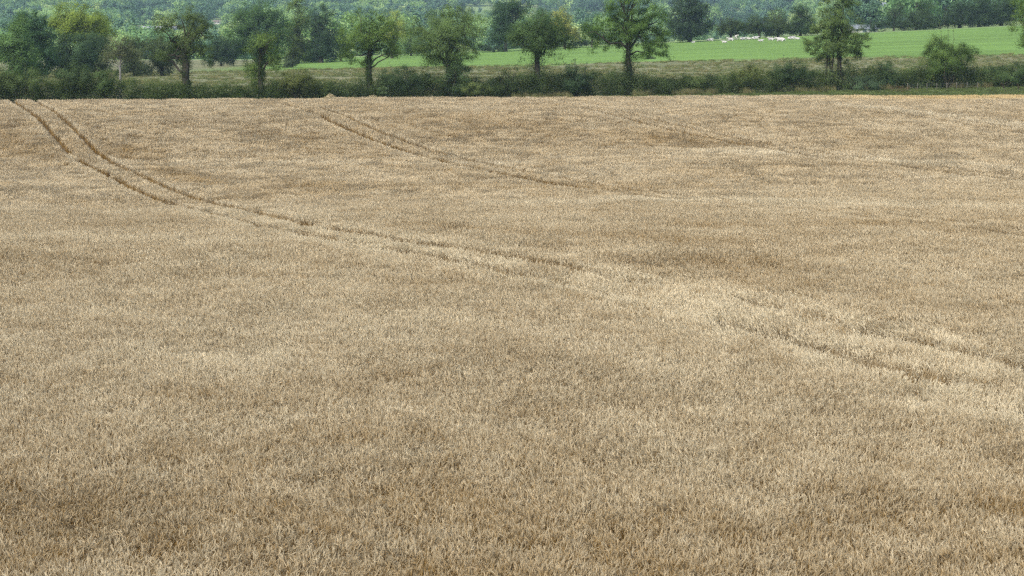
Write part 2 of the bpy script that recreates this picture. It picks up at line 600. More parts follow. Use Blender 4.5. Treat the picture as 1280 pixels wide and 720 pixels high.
def unproject(px, py):
    u, y, z = ray(px, py)
    ts = np.arange(15, 230, .25)
    zc = canopy(u / y * ts, ts)
    zr = CAM_Z + z / y * ts
    i = np.argmax(zr <= zc)
    t = ts[i] if (zr <= zc).any() else 225
    return u / y * t, t


U1 = [(52, 133), (70, 141), (90, 159), (113, 184), (131, 200), (170, 216), (210, 236), (311, 264), (416, 289), (482, 297), (531, 306), (600, 316), (700, 335), (909, 370), (1030, 396), (1162, 429), (1300, 464)]
_q = np.array([unproject(*p) for p in U1]); _q = _q[np.argsort(_q[:, 1])]
_TD = np.arange(10, 230, 1.0)
_lo = (_q[1, 0] - _q[0, 0]) / (_q[1, 1] - _q[0, 1])
_TX = np.interp(_TD, _q[:, 1], _q[:, 0])
_TX = np.where(_TD < _q[0, 1], _q[0, 0] + _lo * (_TD - _q[0, 1]), _TX)
_TX = np.where(_TD > _q[-1, 1], _q[-1, 0] + TRAM_B * .8 * (_TD - _q[-1, 1]), _TX)
_TX = np.convolve(np.pad(_TX, 4, mode='edge'), np.ones(9) / 9, mode='valid')
print('TRAM', [(round(a), round(b, 1), round(28.2 - .393 * a, 1)) for a, b in zip(_TD[30:180:10], _TX[30:180:10])])


def streak_field(X, d, lst, seed):
    out = np.zeros(np.shape(X))
    for j, (pl, w, s) in enumerate(lst):
        P = [unproject(*p) for p in pl]
        best = np.full(np.shape(X), 1e9)
        for (ax, ay), (bx, by) in zip(P[:-1], P[1:]):
            vx, vy = bx - ax, by - ay
            t = np.clip(((X - ax) * vx + (d - ay) * vy) / (vx * vx + vy * vy + 1e-9), 0, 1)
            best = np.minimum(best, np.hypot(X - ax - t * vx, d - ay - t * vy))
        wv = w * (.5 + 1.0 * fbm(X / 4, d / 4, seed + j, 2))
        out += s * np.exp(-(best / wv) ** 2)
    return out


def build_crop():
    protos = []
    def fam(pref, size, dens, lod, lodged, k, seed):
        i0 = len(protos)
        for j in range(k): protos.append(barley_patch('%s' % pref, size, dens, seed + j, lod, lodged))
        return i0, k
    nearN = fam('near_barley', .62, 470, 0, 0.0, 8, 100)
    nearS = fam('near_sprig', .24, 460, 0, 0.12, 8, 150)
    nearL = fam('near_lodged', .36, 420, 0, .8, 8, 200)
    midN = fam('mid_barley', .85, 310, 1, 0.0, 6, 250)
    midS = fam('mid_sprig', .22, 400, 1, .1, 6, 300)
    midL = fam('mid_lodged', .36, 300, 1, .7, 6, 330)
    farN = fam('far_barley', 1.05, 230, 2, 0.0, 6, 360)
    farS = fam('far_sprig', .22, 330, 2, .05, 6, 400)

    def grid(d0, d1, step, margin):
        pts = []
        a0, a1 = (d0 - 9 if d0 > 30 else d0), (d1 + 9 if d1 < 200 else d1)
        for d in np.arange(a0, a1, step):
            hw = .262 * d + margin
            xs = np.arange(-hw, hw, step)
            pts.append(np.stack([xs, np.full_like(xs, d)], 1))
        p = np.concatenate(pts)
        p = p + RNG.uniform(-.3, .3, p.shape) * step
        w = np.ones(len(p))
        if d0 > 30: w = w * np.clip((p[:, 1] - d0 + 9) / 9, 0, 1)
        if d1 < 200: w = w * np.clip((d1 + 9 - p[:, 1]) / 9, 0, 1)
        return p[RNG.random(len(p)) < w]

    allp, allv, alls, alll = [], [], [], []
    def put(p, fam_, sc, lodge=0.0):
        i0, k = fam_
        allp.append(p); allv.append(i0 + RNG.integers(0, k, len(p))); alls.append(np.full(len(p), sc)); alll.append(np.full(len(p), lodge))
    BAND = 3.8
    for (d0, d1, step, N_, S_, L_, sS) in ((19, 62, .46 * KS, nearN, nearS, nearL, .21 * KS), (62, 112, .66 * KS, midN, midS, midL, .19 * KS), (112, 216, .84 * KS, farN, farS, midL, .20 * KS)):
        p = grid(d0, d1, step, 7)
        b, t, s, f1 = tram_info(p[:, 0], p[:, 1])
        lim = np.where(f1 & (p[:, 1] < 90), BAND, 2.3)
        ok = (b > lim) & (p[:, 1] < field_edge(p[:, 0]))
        put(p[ok], N_, 1.0)
        # finer plants along the wheel tracks
        p = grid(d0, d1, sS, 7)
        b, t, s, f1 = tram_info(p[:, 0], p[:, 1])
        near1 = f1 & (p[:, 1] < 90)
        lim = np.where(near1, BAND, 2.3) + .15
        ok = (b < lim) & (p[:, 1] < field_edge(p[:, 0]))
        rut = np.interp(p[:, 1], [60, 100, 180], [.50, .40, .27]) + .08 * vnoise(p[:, 0] * 1.3, p[:, 1] * 1.3, 77) + np.where(near1, .06, 0)
        # bridged stretches where plants lean over the rut
        bridge = vnoise(p[:, 0] * .35 + 9, p[:, 1] * .35, 78)
        rut = rut + np.where(f1 & (s > 0), .22 * sstep(66, 78, p[:, 1]) * sstep(124, 112, p[:, 1]), 0)
        near1 = near1 & (p[:, 1] < 68)
        brg = (bridge > np.where(near1, .72, .90))
        ok &= ~((t < rut) & ~brg)
        ok &= ~((t < rut) & brg & (RNG.random(len(p)) < .45))
        lod_ = ok & ((near1 & (t < rut + .35) & (vnoise(p[:, 0] * .9, p[:, 1] * .9, 79) > .42)) | (near1 & (fbm(p[:, 0] * .8, p[:, 1] * .8, 80, 2) > .38)) | ((t < rut) & brg))
        put(p[ok & ~lod_], S_, 1.0)
        put(p[lod_], L_, 1.0, 1.0)
    p = np.concatenate(allp); v = np.concatenate(allv); s = np.concatenate(alls)
    X, d = p[:, 0], p[:, 1]
    b, t, sg, f1 = tram_info(X, d)
    # along / across the drill direction
    al = (X * TRAM_B + d) * CB; ac = (X - TRAM_B * d) * CB
    tone = .5 + (fbm(ac / 1.1, al / 1.6, 3, 3) - .5) * np.interp(d, [50, 120], [.42, .26]) + (fbm(ac / 7, al / 11, 8, 2) - .5) * .24
    tone = tone + streak_field(X, d, STREAKS, 500) - streak_field(X, d, DARKS, 520)
    lodg = np.concatenate(alll)
    tone = tone - .09 * sstep(48, 34, d)
    band = np.exp(-(np.abs(sg) / 2.8) ** 3) * f1 * np.interp(d, [30, 45, 95, 125], [1, 1, .8, 0])
    tone = tone + band * (.25 + (fbm(X / .9, d / 1.3, 66, 2) - .5) * .5)
    tone = tone + lodg * RNG.normal(.06, .16, len(p))
    tone = tone + .16 * np.exp(-((np.abs(sg) - np.where(f1 & (d < 70), 2.0, 1.3)) / .5) ** 2)
    gold = sstep(26, 44, X) * sstep(13, 8, field_edge(X) - d)
    gold = gold * (.65 + .35 * fbm(X / 3, d / 2, 91)); tone = tone + .15 * gold
    hz = 1.0 + (fbm(ac / 1.6, al / 2.4, 41, 3) - .5) * np.interp(d, [60, 130], [.20, .13]) + (fbm(ac / 6, al / 6, 47, 2) - .5) * .12
    hz = hz - .12 * gold
    z = zg(X, d)
    rot = (fbm(X / 3.5, d / 3.5, 58, 2) - .5) * 8 + RNG.normal(0, .5, len(p)) + np.where(RNG.random(len(p)) < .25, RNG.uniform(0, 6.28, len(p)), 0)
    scl = np.stack([s, s, s * hz], 1) * KS
    o = scatter('barley_crop', np.stack([X, d, z - .01], 1), v, rot, scl, protos, {'tone': tone, 'gold': gold})
    tag(o, 'ripe straw coloured barley crop filling the whole foreground field', 'crop', kind='stuff')
    print('CROP instances', len(p))


build_crop()


# ------------------------------------------------------------------ foliage builders
def leaf_cloud(buf, centers, radii, counts, leaf, rng, mid=None, flat=.75, aspect=.55):
    """small leaf faces spread round clump centres"""
    C = np.repeat(centers, counts, 0); R = np.repeat(radii, counts)
    n = len(C)
    off = rng.normal(0, .5, (n, 3)); off[:, 2] *= flat
    P = C + off * R[:, None]
    on = off / (np.linalg.norm(off, axis=1)[:, None] + 1e-6)
    nrm = rng.normal(0, .34, (n, 3)) + np.array([0, 0, .45]) + on * .8
    if mid is not None:
        q = P - mid; q /= np.linalg.norm(q, axis=1)[:, None] + 1e-6
        nrm += q * .9
    nrm /= np.linalg.norm(nrm, axis=1)[:, None]
    a = np.cross(nrm, rng.normal(0, 1, (n, 3))); a /= np.linalg.norm(a, axis=1)[:, None] + 1e-9
    b = np.cross(nrm, a)
    sz = (leaf * rng.uniform(.6, 1.35, n))[:, None]
    V = np.stack([P - a * sz * .5, P + b * sz * aspect * .5 + nrm * sz * .06, P + a * sz * .5, P - b * sz * aspect * .5 + nrm * sz * .06], 1)
    f = np.arange(n * 4).reshape(n, 4)
    buf.add(V, f)


def blob_clumps(blobs, n, rng, shell=2.4):
    """blobs: (cx,cy,cz,rx,ry,rz) -> clump centres biased to the outside"""
    B = np.asarray(blobs, float)
    w = (B[:, 3] * B[:, 4] * B[:, 5]) ** .75; w /= w.sum()
    k = rng.choice(len(B), n, p=w)
    dv = rng.normal(0, 1, (n, 3)); dv /= np.linalg.norm(dv, axis=1)[:, None]
    r = rng.random(n) ** (1 / shell)
    return B[k, :3] + dv * r[:, None] * B[k, 3:]


LEAF_K, LEAF_N = .74, 4.0


def wander(a, b, n, rng, amt, sag=0.0):
    t = np.linspace(0, 1, n)[:, None]
    P = a + (b - a) * t
    L_ = np.linalg.norm(b - a)
    w = rng.normal(0, 1, (n, 3)); w[0] = 0; w[-1] = 0
    P = P + w * amt * L_ / n
    P[:, 2] += (sag * L_ * np.sin(np.pi * t[:, 0]))
    return P


def make_tree(name, label, px, d, base_py, blobs_px, leaf, nleaf, col, trunk_w=6, fork_py=None, bark=(.055, .048, .034),
              alt=None, var=.35, cat='tree', group=None, seed=1, clump=.24, ivy=None, shell=2.4, stems=None, depth=1.0, nclump=None, low_twigs=None, z0=None):
    """blobs_px: (cx, cy, rx, ry) in photo pixels; turned into metres at the tree's own distance"""
    rng = np.random.default_rng(seed)
    X0 = x_at(px, d); g = float(zg(X0, d)) if z0 is None else z0
    mpp = d / F
    root = empty(name, (X0, d, g))
    tag(root, label, cat, group)
    bl = []
    for (cx, cy, rx, ry) in blobs_px:
        bl.append(((cx - px) * mpp, rng.normal(0, .25) * rx * mpp * .7, z_at(cy, d) - g, rx * mpp, (rx + .3 * ry) / 1.3 * mpp * depth * .95, ry * mpp))
    bl = np.array(bl)
    mid = np.array([bl[:, 0].mean(), 0, bl[:, 2].mean()])
    ext = (bl[:, 3].mean() + bl[:, 5].mean()) / 2
    nc = nclump or max(18, int(26 * len(bl)))
    cc = blob_clumps(bl, nc, rng, shell)
    rad = ext * clump * rng.uniform(1.0, 2.3, nc)
    w = rad ** 1.4; cnt = np.maximum(4, (nleaf * w / w.sum()).astype(int))
    leaf *= LEAF_K; cnt = (cnt * LEAF_N).astype(int)
    lb = Buf(); leaf_cloud(lb, cc, rad, cnt, leaf, rng, mid)
    # loose sprays beyond the clumps
    n2 = int(nc * 1.2)
    c2 = blob_clumps(bl * np.array([1, 1, 1, 1.12, 1.12, 1.1]), n2, rng, 6)
    leaf_cloud(lb, c2, np.full(n2, ext * .13), np.full(n2, max(2, int(nleaf * .10 / n2))), leaf * .9, rng, mid)
    # trunk and limbs
    tb = Buf()
    fz = (z_at(fork_py, d) - g) if fork_py else max(.5, mid[2] * .55)
    top = bl[:, 2].max()
    tw = trunk_w * .74 * mpp / 2
    starts = stems or [(0, 1.0)]
    order = rng.permutation(nc)
    for si, (sx, sk) in enumerate(starts):
        r0 = tw * sk
        leanx = sx * mpp
        fork = np.array([leanx + rng.normal(0, .15) * r0, rng.normal(0, .3) * r0, fz])
        pth = wander(np.array([leanx * .7, rng.normal(0, 1) * r0 * (0 if len(starts) == 1 else 1.5), -.15]), fork, 6, rng, .10)
        tb.tube(pth, np.array([1.45, 1.08, 1.0, .95, .88, .82]) * r0, 9)
        lead = np.array([leanx + (mid[0] - leanx) * .7 + rng.normal(0, .2), rng.normal(0, .2), top * .9])
        pl = wander(fork, lead, 7, rng, .22)
        tb.tube(pl, np.linspace(.78, .08, 7) * r0, 7)
        nl = int(16 / len(starts)) + 2
        for k in range(nl):
            tgt = cc[order[(k + si * nl) % nc]]
            t0 = rng.random() ** 1.3 * .75
            st = pl[0] + (pl[-1] - pl[0]) * t0 if tgt[2] > fz else fork * (rng.uniform(.6, 1))
            i0 = min(5, int(t0 * 6)); st = pl[i0] if tgt[2] > fz * 1.0 else st
            lp = wander(st, tgt, 6, rng, .28, .08)
            rr0 = r0 * (.48 - .3 * t0)
            tb.tube(lp, np.linspace(rr0, rr0 * .18, 6), 5)
            for q in range(2):
                t2 = cc[order[rng.integers(0, nc)]]
                if np.linalg.norm(t2 - lp[3]) < ext * 1.5:
                    tb.tube(wander(lp[3], t2, 5, rng, .3), np.linspace(rr0 * .45, rr0 * .08, 5), 4)
    obj('trunk', tb.mesh('trunk', bark_mat(bark), True), root)
    obj('crown', lb.mesh('crown', foliage_mat(col, var, alt)), root)
    if ivy:
        y0, y1, wpx, icol = ivy
        zb, zt = z_at(y1, d) - g, z_at(y0, d) - g
        n = 44
        cz = rng.uniform(max(zb, .1), zt, n); a = rng.uniform(0, 6.28, n)
        c = np.stack([np.cos(a) * wpx * mpp * .36, np.sin(a) * wpx * mpp * .36, cz], 1)
        ib = Buf(); leaf_cloud(ib, c, np.full(n, wpx * mpp * .42), np.full(n, 110), leaf * .8, rng, np.array([0, 0, (zb + zt) / 2]), 1.4, .8)
        obj('ivy', ib.mesh('ivy', foliage_mat(icol, .3)), root)
    if low_twigs:
        ib = Buf()
        tl = []
        for (cx, cy, rx, ry) in low_twigs:
            e = np.array([(cx - px) * mpp, rng.normal(0, .5), z_at(cy, d) - g])
            c = e + rng.normal(0, .45, (9, 3)) * np.array([rx, rx, ry]) * mpp
            leaf_cloud(ib, c, np.full(9, (rx + ry) * .22 * mpp), np.full(9, 14), leaf * .85, rng)
            tb2 = Buf()
        obj('low_sprays', ib.mesh('low_sprays', foliage_mat(col, var, alt)), root)
    return root


def make_bush(name, label, px, d, blobs_px, leaf, nleaf, col, alt=None, cat='bush', group=None, seed=1, spiky=0, var=.35):
    rng = np.random.default_rng(seed)
    X0 = x_at(px, d, 100); g = float(zg(X0, d)); mpp = d / F
    root = empty(name, (X0, d, g)); tag(root, label, cat, group)
    bl = np.array([((cx - px) * mpp, rng.normal(0, .2) * rx * mpp, z_at(cy, d) - g, rx * mpp, rx * mpp * .9, ry * mpp) for cx, cy, rx, ry in blobs_px])
    nc = 22 * len(bl)
    cc = blob_clumps(bl, nc, rng, 2.2); cc[:, 2] = np.maximum(cc[:, 2], .15)
    ext = (bl[:, 3].mean() + bl[:, 5].mean()) / 2
    rad = ext * .3 * rng.uniform(.8, 1.7, nc)
    cnt = np.full(nc, max(4, int(nleaf * LEAF_N) // nc)); leaf *= LEAF_K
    lb = Buf(); leaf_cloud(lb, cc, rad, cnt, leaf, rng, bl[:, :3].mean(0))
    sb = Buf()
    mid = bl[:, :3].mean(0)
    for k in range(10):
        t = cc[rng.integers(0, nc)]
        sb.tube(wander(np.array([rng.normal(0, .05), rng.normal(0, .05), -.1]), t, 5, rng, .2), np.linspace(.05, .012, 5), 5)
    for k in range(spiky):
        a = rng.uniform(-1, 1); e = np.array([a * ext * 1.1, rng.normal(0, .3), bl[:, 2].max() + bl[:, 5].max() * rng.uniform(.7, 1.35)])
        pth = wander(np.array([a * ext * .4, 0, bl[:, 2].max() * .6]), e, 6, rng, .15)
        sb.tube(pth, np.linspace(.03, .008, 6), 4)
        leaf_cloud(lb, pth[2:], np.full(4, .13), np.full(4, 9), leaf, rng)
    obj('stems', sb.mesh('stems', bark_mat()), root)
    obj('foliage', lb.mesh('foliage', foliage_mat(col, var, alt)), root)
    return root


# colours of leaves
G_OAK = (0.063, 0.094, 0.026); G_ASH = (.062, .100, .034); G_BRT = (.070, .100, .034); G_DRK = (0.038, 0.057, 0.022)
G_WIL = (0.067, 0.096, 0.040); G_YEL = (0.224, 0.209, 0.047); G_HDG = (0.040, 0.065, 0.022); G_BRN = (0.083, 0.086, 0.036)
G_BLU = (0.067, 0.097, 0.056); G_IVY = (0.025, 0.039, 0.014)


# ---- trees standing in the hedge
def ht(px, off=0.0): return hedge_at(px, off)[1]


make_tree('hedge_tree', 'forked hedge tree with thin brownish open crown and stout short trunk', 232, ht(232), 112,
          [(208, 32, 18, 18), (236, 22, 22, 16), (254, 36, 17, 18), (222, 58, 18, 14), (252, 66, 18, 14), (205, 70, 14, 9), (262, 80, 12, 6), (238, 46, 22, 18)],
          .15, 7200, (.060, .082, .038), 13, 74, alt=(.078, .105, .048), seed=117, clump=.17, shell=1.7, nclump=420, ivy=(66, 110, 13, G_IVY))
make_tree('hedge_tree', 'small bright green ivy clad tree leaning right in the hedge beside the forked brownish tree', 326, ht(326), 112,
          [(330, 52, 18, 11), (340, 68, 14, 14), (318, 60, 14, 10), (346, 80, 9, 10), (316, 84, 12, 10), (314, 100, 10, 10)],
          .16, 3000, G_BRT, 8, 72, seed=12, ivy=(58, 118, 10, G_IVY), clump=.26)
make_tree('hedge_tree', 'round topped green hedge tree with clear slender trunk, left of the willowy tree', 461, ht(461), 106,
          [(462, 26, 26, 18), (446, 44, 22, 18), (478, 40, 22, 20), (436, 62, 14, 12), (486, 62, 16, 9), (460, 52, 24, 14), (432, 72, 12, 6), (448, 80, 10, 7), (492, 66, 10, 5)],
          .16, 6600, G_ASH, 9, 62, alt=(.085, .125, .042), seed=13, clump=.22, ivy=(60, 106, 9, (.036, .056, .022)))
make_tree('willow_tree', 'broad grey green willowy tree with feathery dense crown low over the hedge', 560, ht(560), 112,
          [(562, 22, 32, 24), (535, 36, 22, 22), (586, 38, 24, 24), (560, 52, 38, 22), (530, 60, 18, 14), (592, 62, 16, 14), (540, 76, 18, 10), (574, 74, 22, 12)],
          .15, 12500, G_WIL, 9, 84, seed=14, clump=.22, depth=.9)
make_tree('hedge_tree', 'dense dark rounded tree with thick ivy covered trunk and sprouting lower twigs in the hedge', 672, ht(672), 110,
          [(675, 24, 27, 17), (650, 44, 22, 16), (694, 40, 24, 20), (672, 44, 34, 20), (645, 52, 16, 9), (704, 52, 15, 10), (672, 60, 22, 12)],
          .16, 9600, (.046, .072, .032), 10, 66, seed=15, ivy=(50, 112, 20, G_IVY), clump=.24,
          low_twigs=[(652, 74, 7, 5), (648, 84, 7, 6), (696, 76, 8, 6), (702, 70, 9, 4), (690, 68, 7, 4), (656, 64, 7, 4)])
make_tree('hedge_tree', 'tallest spreading hedge tree, ivy dark trunk, crown cut by top edge', 785, ht(785), 108,
          [(786, 4, 34, 18), (766, 22, 24, 16), (812, 22, 24, 18), (742, 38, 16, 12), (828, 40, 14, 12), (786, 36, 34, 16), (760, 52, 22, 9), (816, 56, 24, 12), (748, 58, 12, 7), (830, 66, 11, 8), (805, 68, 14, 6), (790, -18, 26, 16)],
          .17, 14000, G_ASH, 10, 62, seed=16, ivy=(42, 110, 12, G_IVY), clump=.19, shell=2.0,
          low_twigs=[(800, 84, 8, 8), (742, 66, 7, 4), (836, 72, 6, 5), (738, 62, 5, 6)])
make_tree('multi_stem_tree', 'airy tree on several thin stems rising from the hedge beyond the white cattle', 1044, ht(1044), 104,
          [(1046, -8, 22, 12), (1046, 4, 26, 14), (1044, 24, 30, 16), (1026, 36, 22, 14), (1064, 40, 24, 14), (1012, 54, 14, 10), (1074, 54, 15, 12), (1044, 50, 28, 14), (1018, 66, 12, 7), (1068, 68, 14, 8), (1040, 62, 14, 6), (1058, 78, 8, 5), (1044, 60, 28, 13), (1030, 74, 13, 7), (1062, 72, 15, 7)],
          .17, 13500, (.070, .098, .040), 3.4, 44, seed=17, clump=.19, shell=2.0, stems=[(-13, .9), (-3, .75), (3, .8), (9, 1.2), (-7, .7)],
          low_twigs=[(1024, 72, 11, 7), (1066, 76, 11, 7), (1036, 66, 11, 6), (1052, 71, 10, 6), (1042, 80, 9, 6), (1014, 74, 8, 5), (1074, 66, 9, 6)])
make_tree('hedge_tree', 'leafy tree cut off by the right edge of the picture', 1292, ht(1292), 100,
          [(1288, 6, 26, 20), (1276, 26, 20, 16), (1300, 40, 24, 20), (1284, 48, 14, 12), (1282, 62, 9, 8)],
          .17, 5200, G_OAK, 8, 74, seed=18, clump=.22)
make_tree('hawthorn_tree', 'small thorn tree with pale grey forked trunk and sparse dull crown, behind the hedge', 150, ht(150, 14), 102,
          [(150, 62, 22, 15), (138, 70, 12, 9), (166, 70, 14, 10), (152, 52, 16, 9)],
          .15, 2000, (.080, .088, .058), 4.0, 84, bark=(.20, .195, .175), seed=19, clump=.22, shell=1.9)
make_bush('tall_bush', 'largest hedge bush, olive green with a taller left shoulder, standing above the right hedge', 1184, ht(1184, -1.0),
          [(1172, 54, 15, 15), (1166, 70, 17, 16), (1190, 70, 22, 18), (1206, 68, 17, 14), (1180, 84, 34, 20), (1186, 62, 18, 14)],
          .16, 9000, (.058, .088, .034), alt=(.085, .125, .042), seed=21, spiky=3)

# ---- bushes along the hedge
BUSHES = [
    (92, 0.0, [(92, 100, 24, 22), (84, 92, 14, 15), (106, 98, 14, 16)], 4200, (.040, .058, .030), None, 0, 'dark domed bush rising over the low hedge in front of the big chestnut'),
    (30, -1, [(24, 106, 26, 18), (50, 100, 14, 16), (4, 100, 16, 16)], 4200, (.058, .078, .034), None, 4, 'mid green ragged bush at the left end of the hedge'),
    (133, -.6, [(133, 100, 15, 17), (130, 110, 14, 10)], 2600, (.052, .076, .034), None, 5, 'pointed green bush between the domed bush and the pale trunked thorn'),
    (372, -1.2, [(370, 100, 20, 16), (382, 106, 18, 14), (358, 106, 14, 13)], 3600, (.066, .082, .034), (.10, .11, .045), 2, 'olive bush right of the small ivy clad tree'),
    (498, -.8, [(498, 100, 24, 18), (520, 102, 20, 17), (480, 106, 16, 14)], 4200, (.040, .060, .032), None, 2, 'dark green bushy swell of hedge right of the round topped tree'),
    (570, -1.6, [(572, 86, 17, 17), (566, 102, 22, 16)], 3800, (.050, .076, .038), None, 3, 'green bush growing against the foot of the willowy tree'),
    (588, -2.8, [(590, 110, 17, 10), (606, 112, 10, 8)], 1900, (.072, .096, .044), (.10, .12, .05), 1, 'low yellowish bush in front of the willowy tree'),
    (482, -4.0, [(479, 114, 8, 6)], 700, (.070, .098, .055), None, 0, 'little pale green bush on the field edge beside a straw mound'),
    (632, -1.0, [(632, 102, 16, 16), (620, 108, 12, 12)], 2600, (.048, .066, .034), None, 9, 'spiky twigged bush left of the ivy trunked dark tree'),
    (722, -1.0, [(722, 98, 20, 18), (712, 104, 16, 14)], 3400, (.034, .054, .032), None, 12, 'dark bush with upright spiky shoots between the two ivy trunked trees'),
    (938, -.6, [(942, 94, 18, 13), (926, 100, 16, 12)], 3000, (.070, .090, .036), (.10, .115, .045), 3, 'yellow green bush left of the dark flat topped bush'),
    (985, -.8, [(984, 88, 18, 16), (1000, 94, 20, 14), (972, 96, 14, 13)], 4000, (.034, .054, .028), None, 2, 'dark flat topped bush left of the many stemmed tree'),
    (1078, -2.0, [(1076, 104, 20, 11), (1094, 106, 12, 9)], 2600, (.060, .088, .058), None, 2, 'blue grey low bush at the right foot of the many stemmed tree'),
    (1106, -.6, [(1105, 90, 14, 15), (1112, 98, 14, 12)], 2800, (.042, .066, .034), None, 3, 'rounded dark bush between the many stemmed tree and the largest bush'),
    (1250, -.6, [(1246, 94, 22, 11), (1274, 92, 18, 13)], 3400, (.050, .076, .034), None, 3, 'green leafy hump of hedge near the right edge'),
]
for i, (px, off, bl, nl, col, alt, sp, lab) in enumerate(BUSHES):
    make_bush('hedge_bush', lab, px, ht(px, off), bl, .14, nl, col, alt, seed=300 + i, spiky=sp, group='bushes in the hedge')

# ---- the hedge itself, in three lengths with their own look
HTOP = [(-80, 90), (0, 94), (40, 102), (60, 103), (110, 99), (140, 100), (160, 102), (200, 103), (225, 104), (260, 105), (300, 106), (330, 105), (350, 100), (390, 103), (420, 106), (445, 102), (470, 98), (500, 93), (530, 94),
        (560, 92), (600, 98), (640, 96), (665, 88), (700, 90), (740, 92), (780, 92), (800, 93), (830, 95), (870, 96), (900, 95), (940, 92), (960, 90), (1000, 85), (1040, 86), (1080, 86), (1100, 84), (1130, 87), (1160, 86), (1200, 84), (1240, 84), (1290, 81), (1360, 81)]


def hedge_run(label, x0, x1, n, col, alt, seed):
    rng = np.random.default_rng(seed)
    pm = (x0 + x1) / 2
    Xm, dm = hedge_at(pm); g0 = float(zg(Xm, dm))
    nc = int((x1 - x0) * 3.2)
    px = rng.uniform(x0, x1, nc)
    C = []; 
    for p in px:
        off = rng.normal(0, .8); X, d = hedge_at(p, off); g = float(zg(X, d))
        ty = np.interp(p, [a for a, _ in HTOP], [b for _, b in HTOP]) + (vnoise(p / 9.0, 0.0, 91) - .5) * 8 + (vnoise(p / 3.1, 0.0, 92) - .5) * 5 + rng.normal(0, .8)
        h = max(.7, z_at(ty, d) - g)
        u = rng.random() ** 1.1
        C.append((X - Xm, d - dm, g - g0 + .1 + u * (h - .25)))
    C = np.array(C)
    b = Buf(); leaf_cloud(b, C, rng.uniform(.55, 1.0, nc), np.full(nc, int(n * 8) // nc), .115, rng, None, .8)
    o = obj('hedgerow', b.mesh('hedgerow', foliage_mat(tuple(c * .8 for c in col), .38, tuple(c * 1.0 for c in alt))), loc=(Xm, dm, g0)); tag(o, label, 'hedge', 'lengths of the field hedge')


hedge_run('low dark hedge along the far edge of the barley, under the forked brownish tree', -70, 415, 21000, G_HDG, (.066, .086, .038), 401)
hedge_run('thick dark middle hedge running under the willowy and ivy trunked trees', 405, 845, 21000, (.040, .060, .030), (.060, .082, .038), 402)
hedge_run('right hand hedge with a strip of green grass in front', 835, 1350, 23000, (.044, .068, .030), (.070, .094, .040), 403)

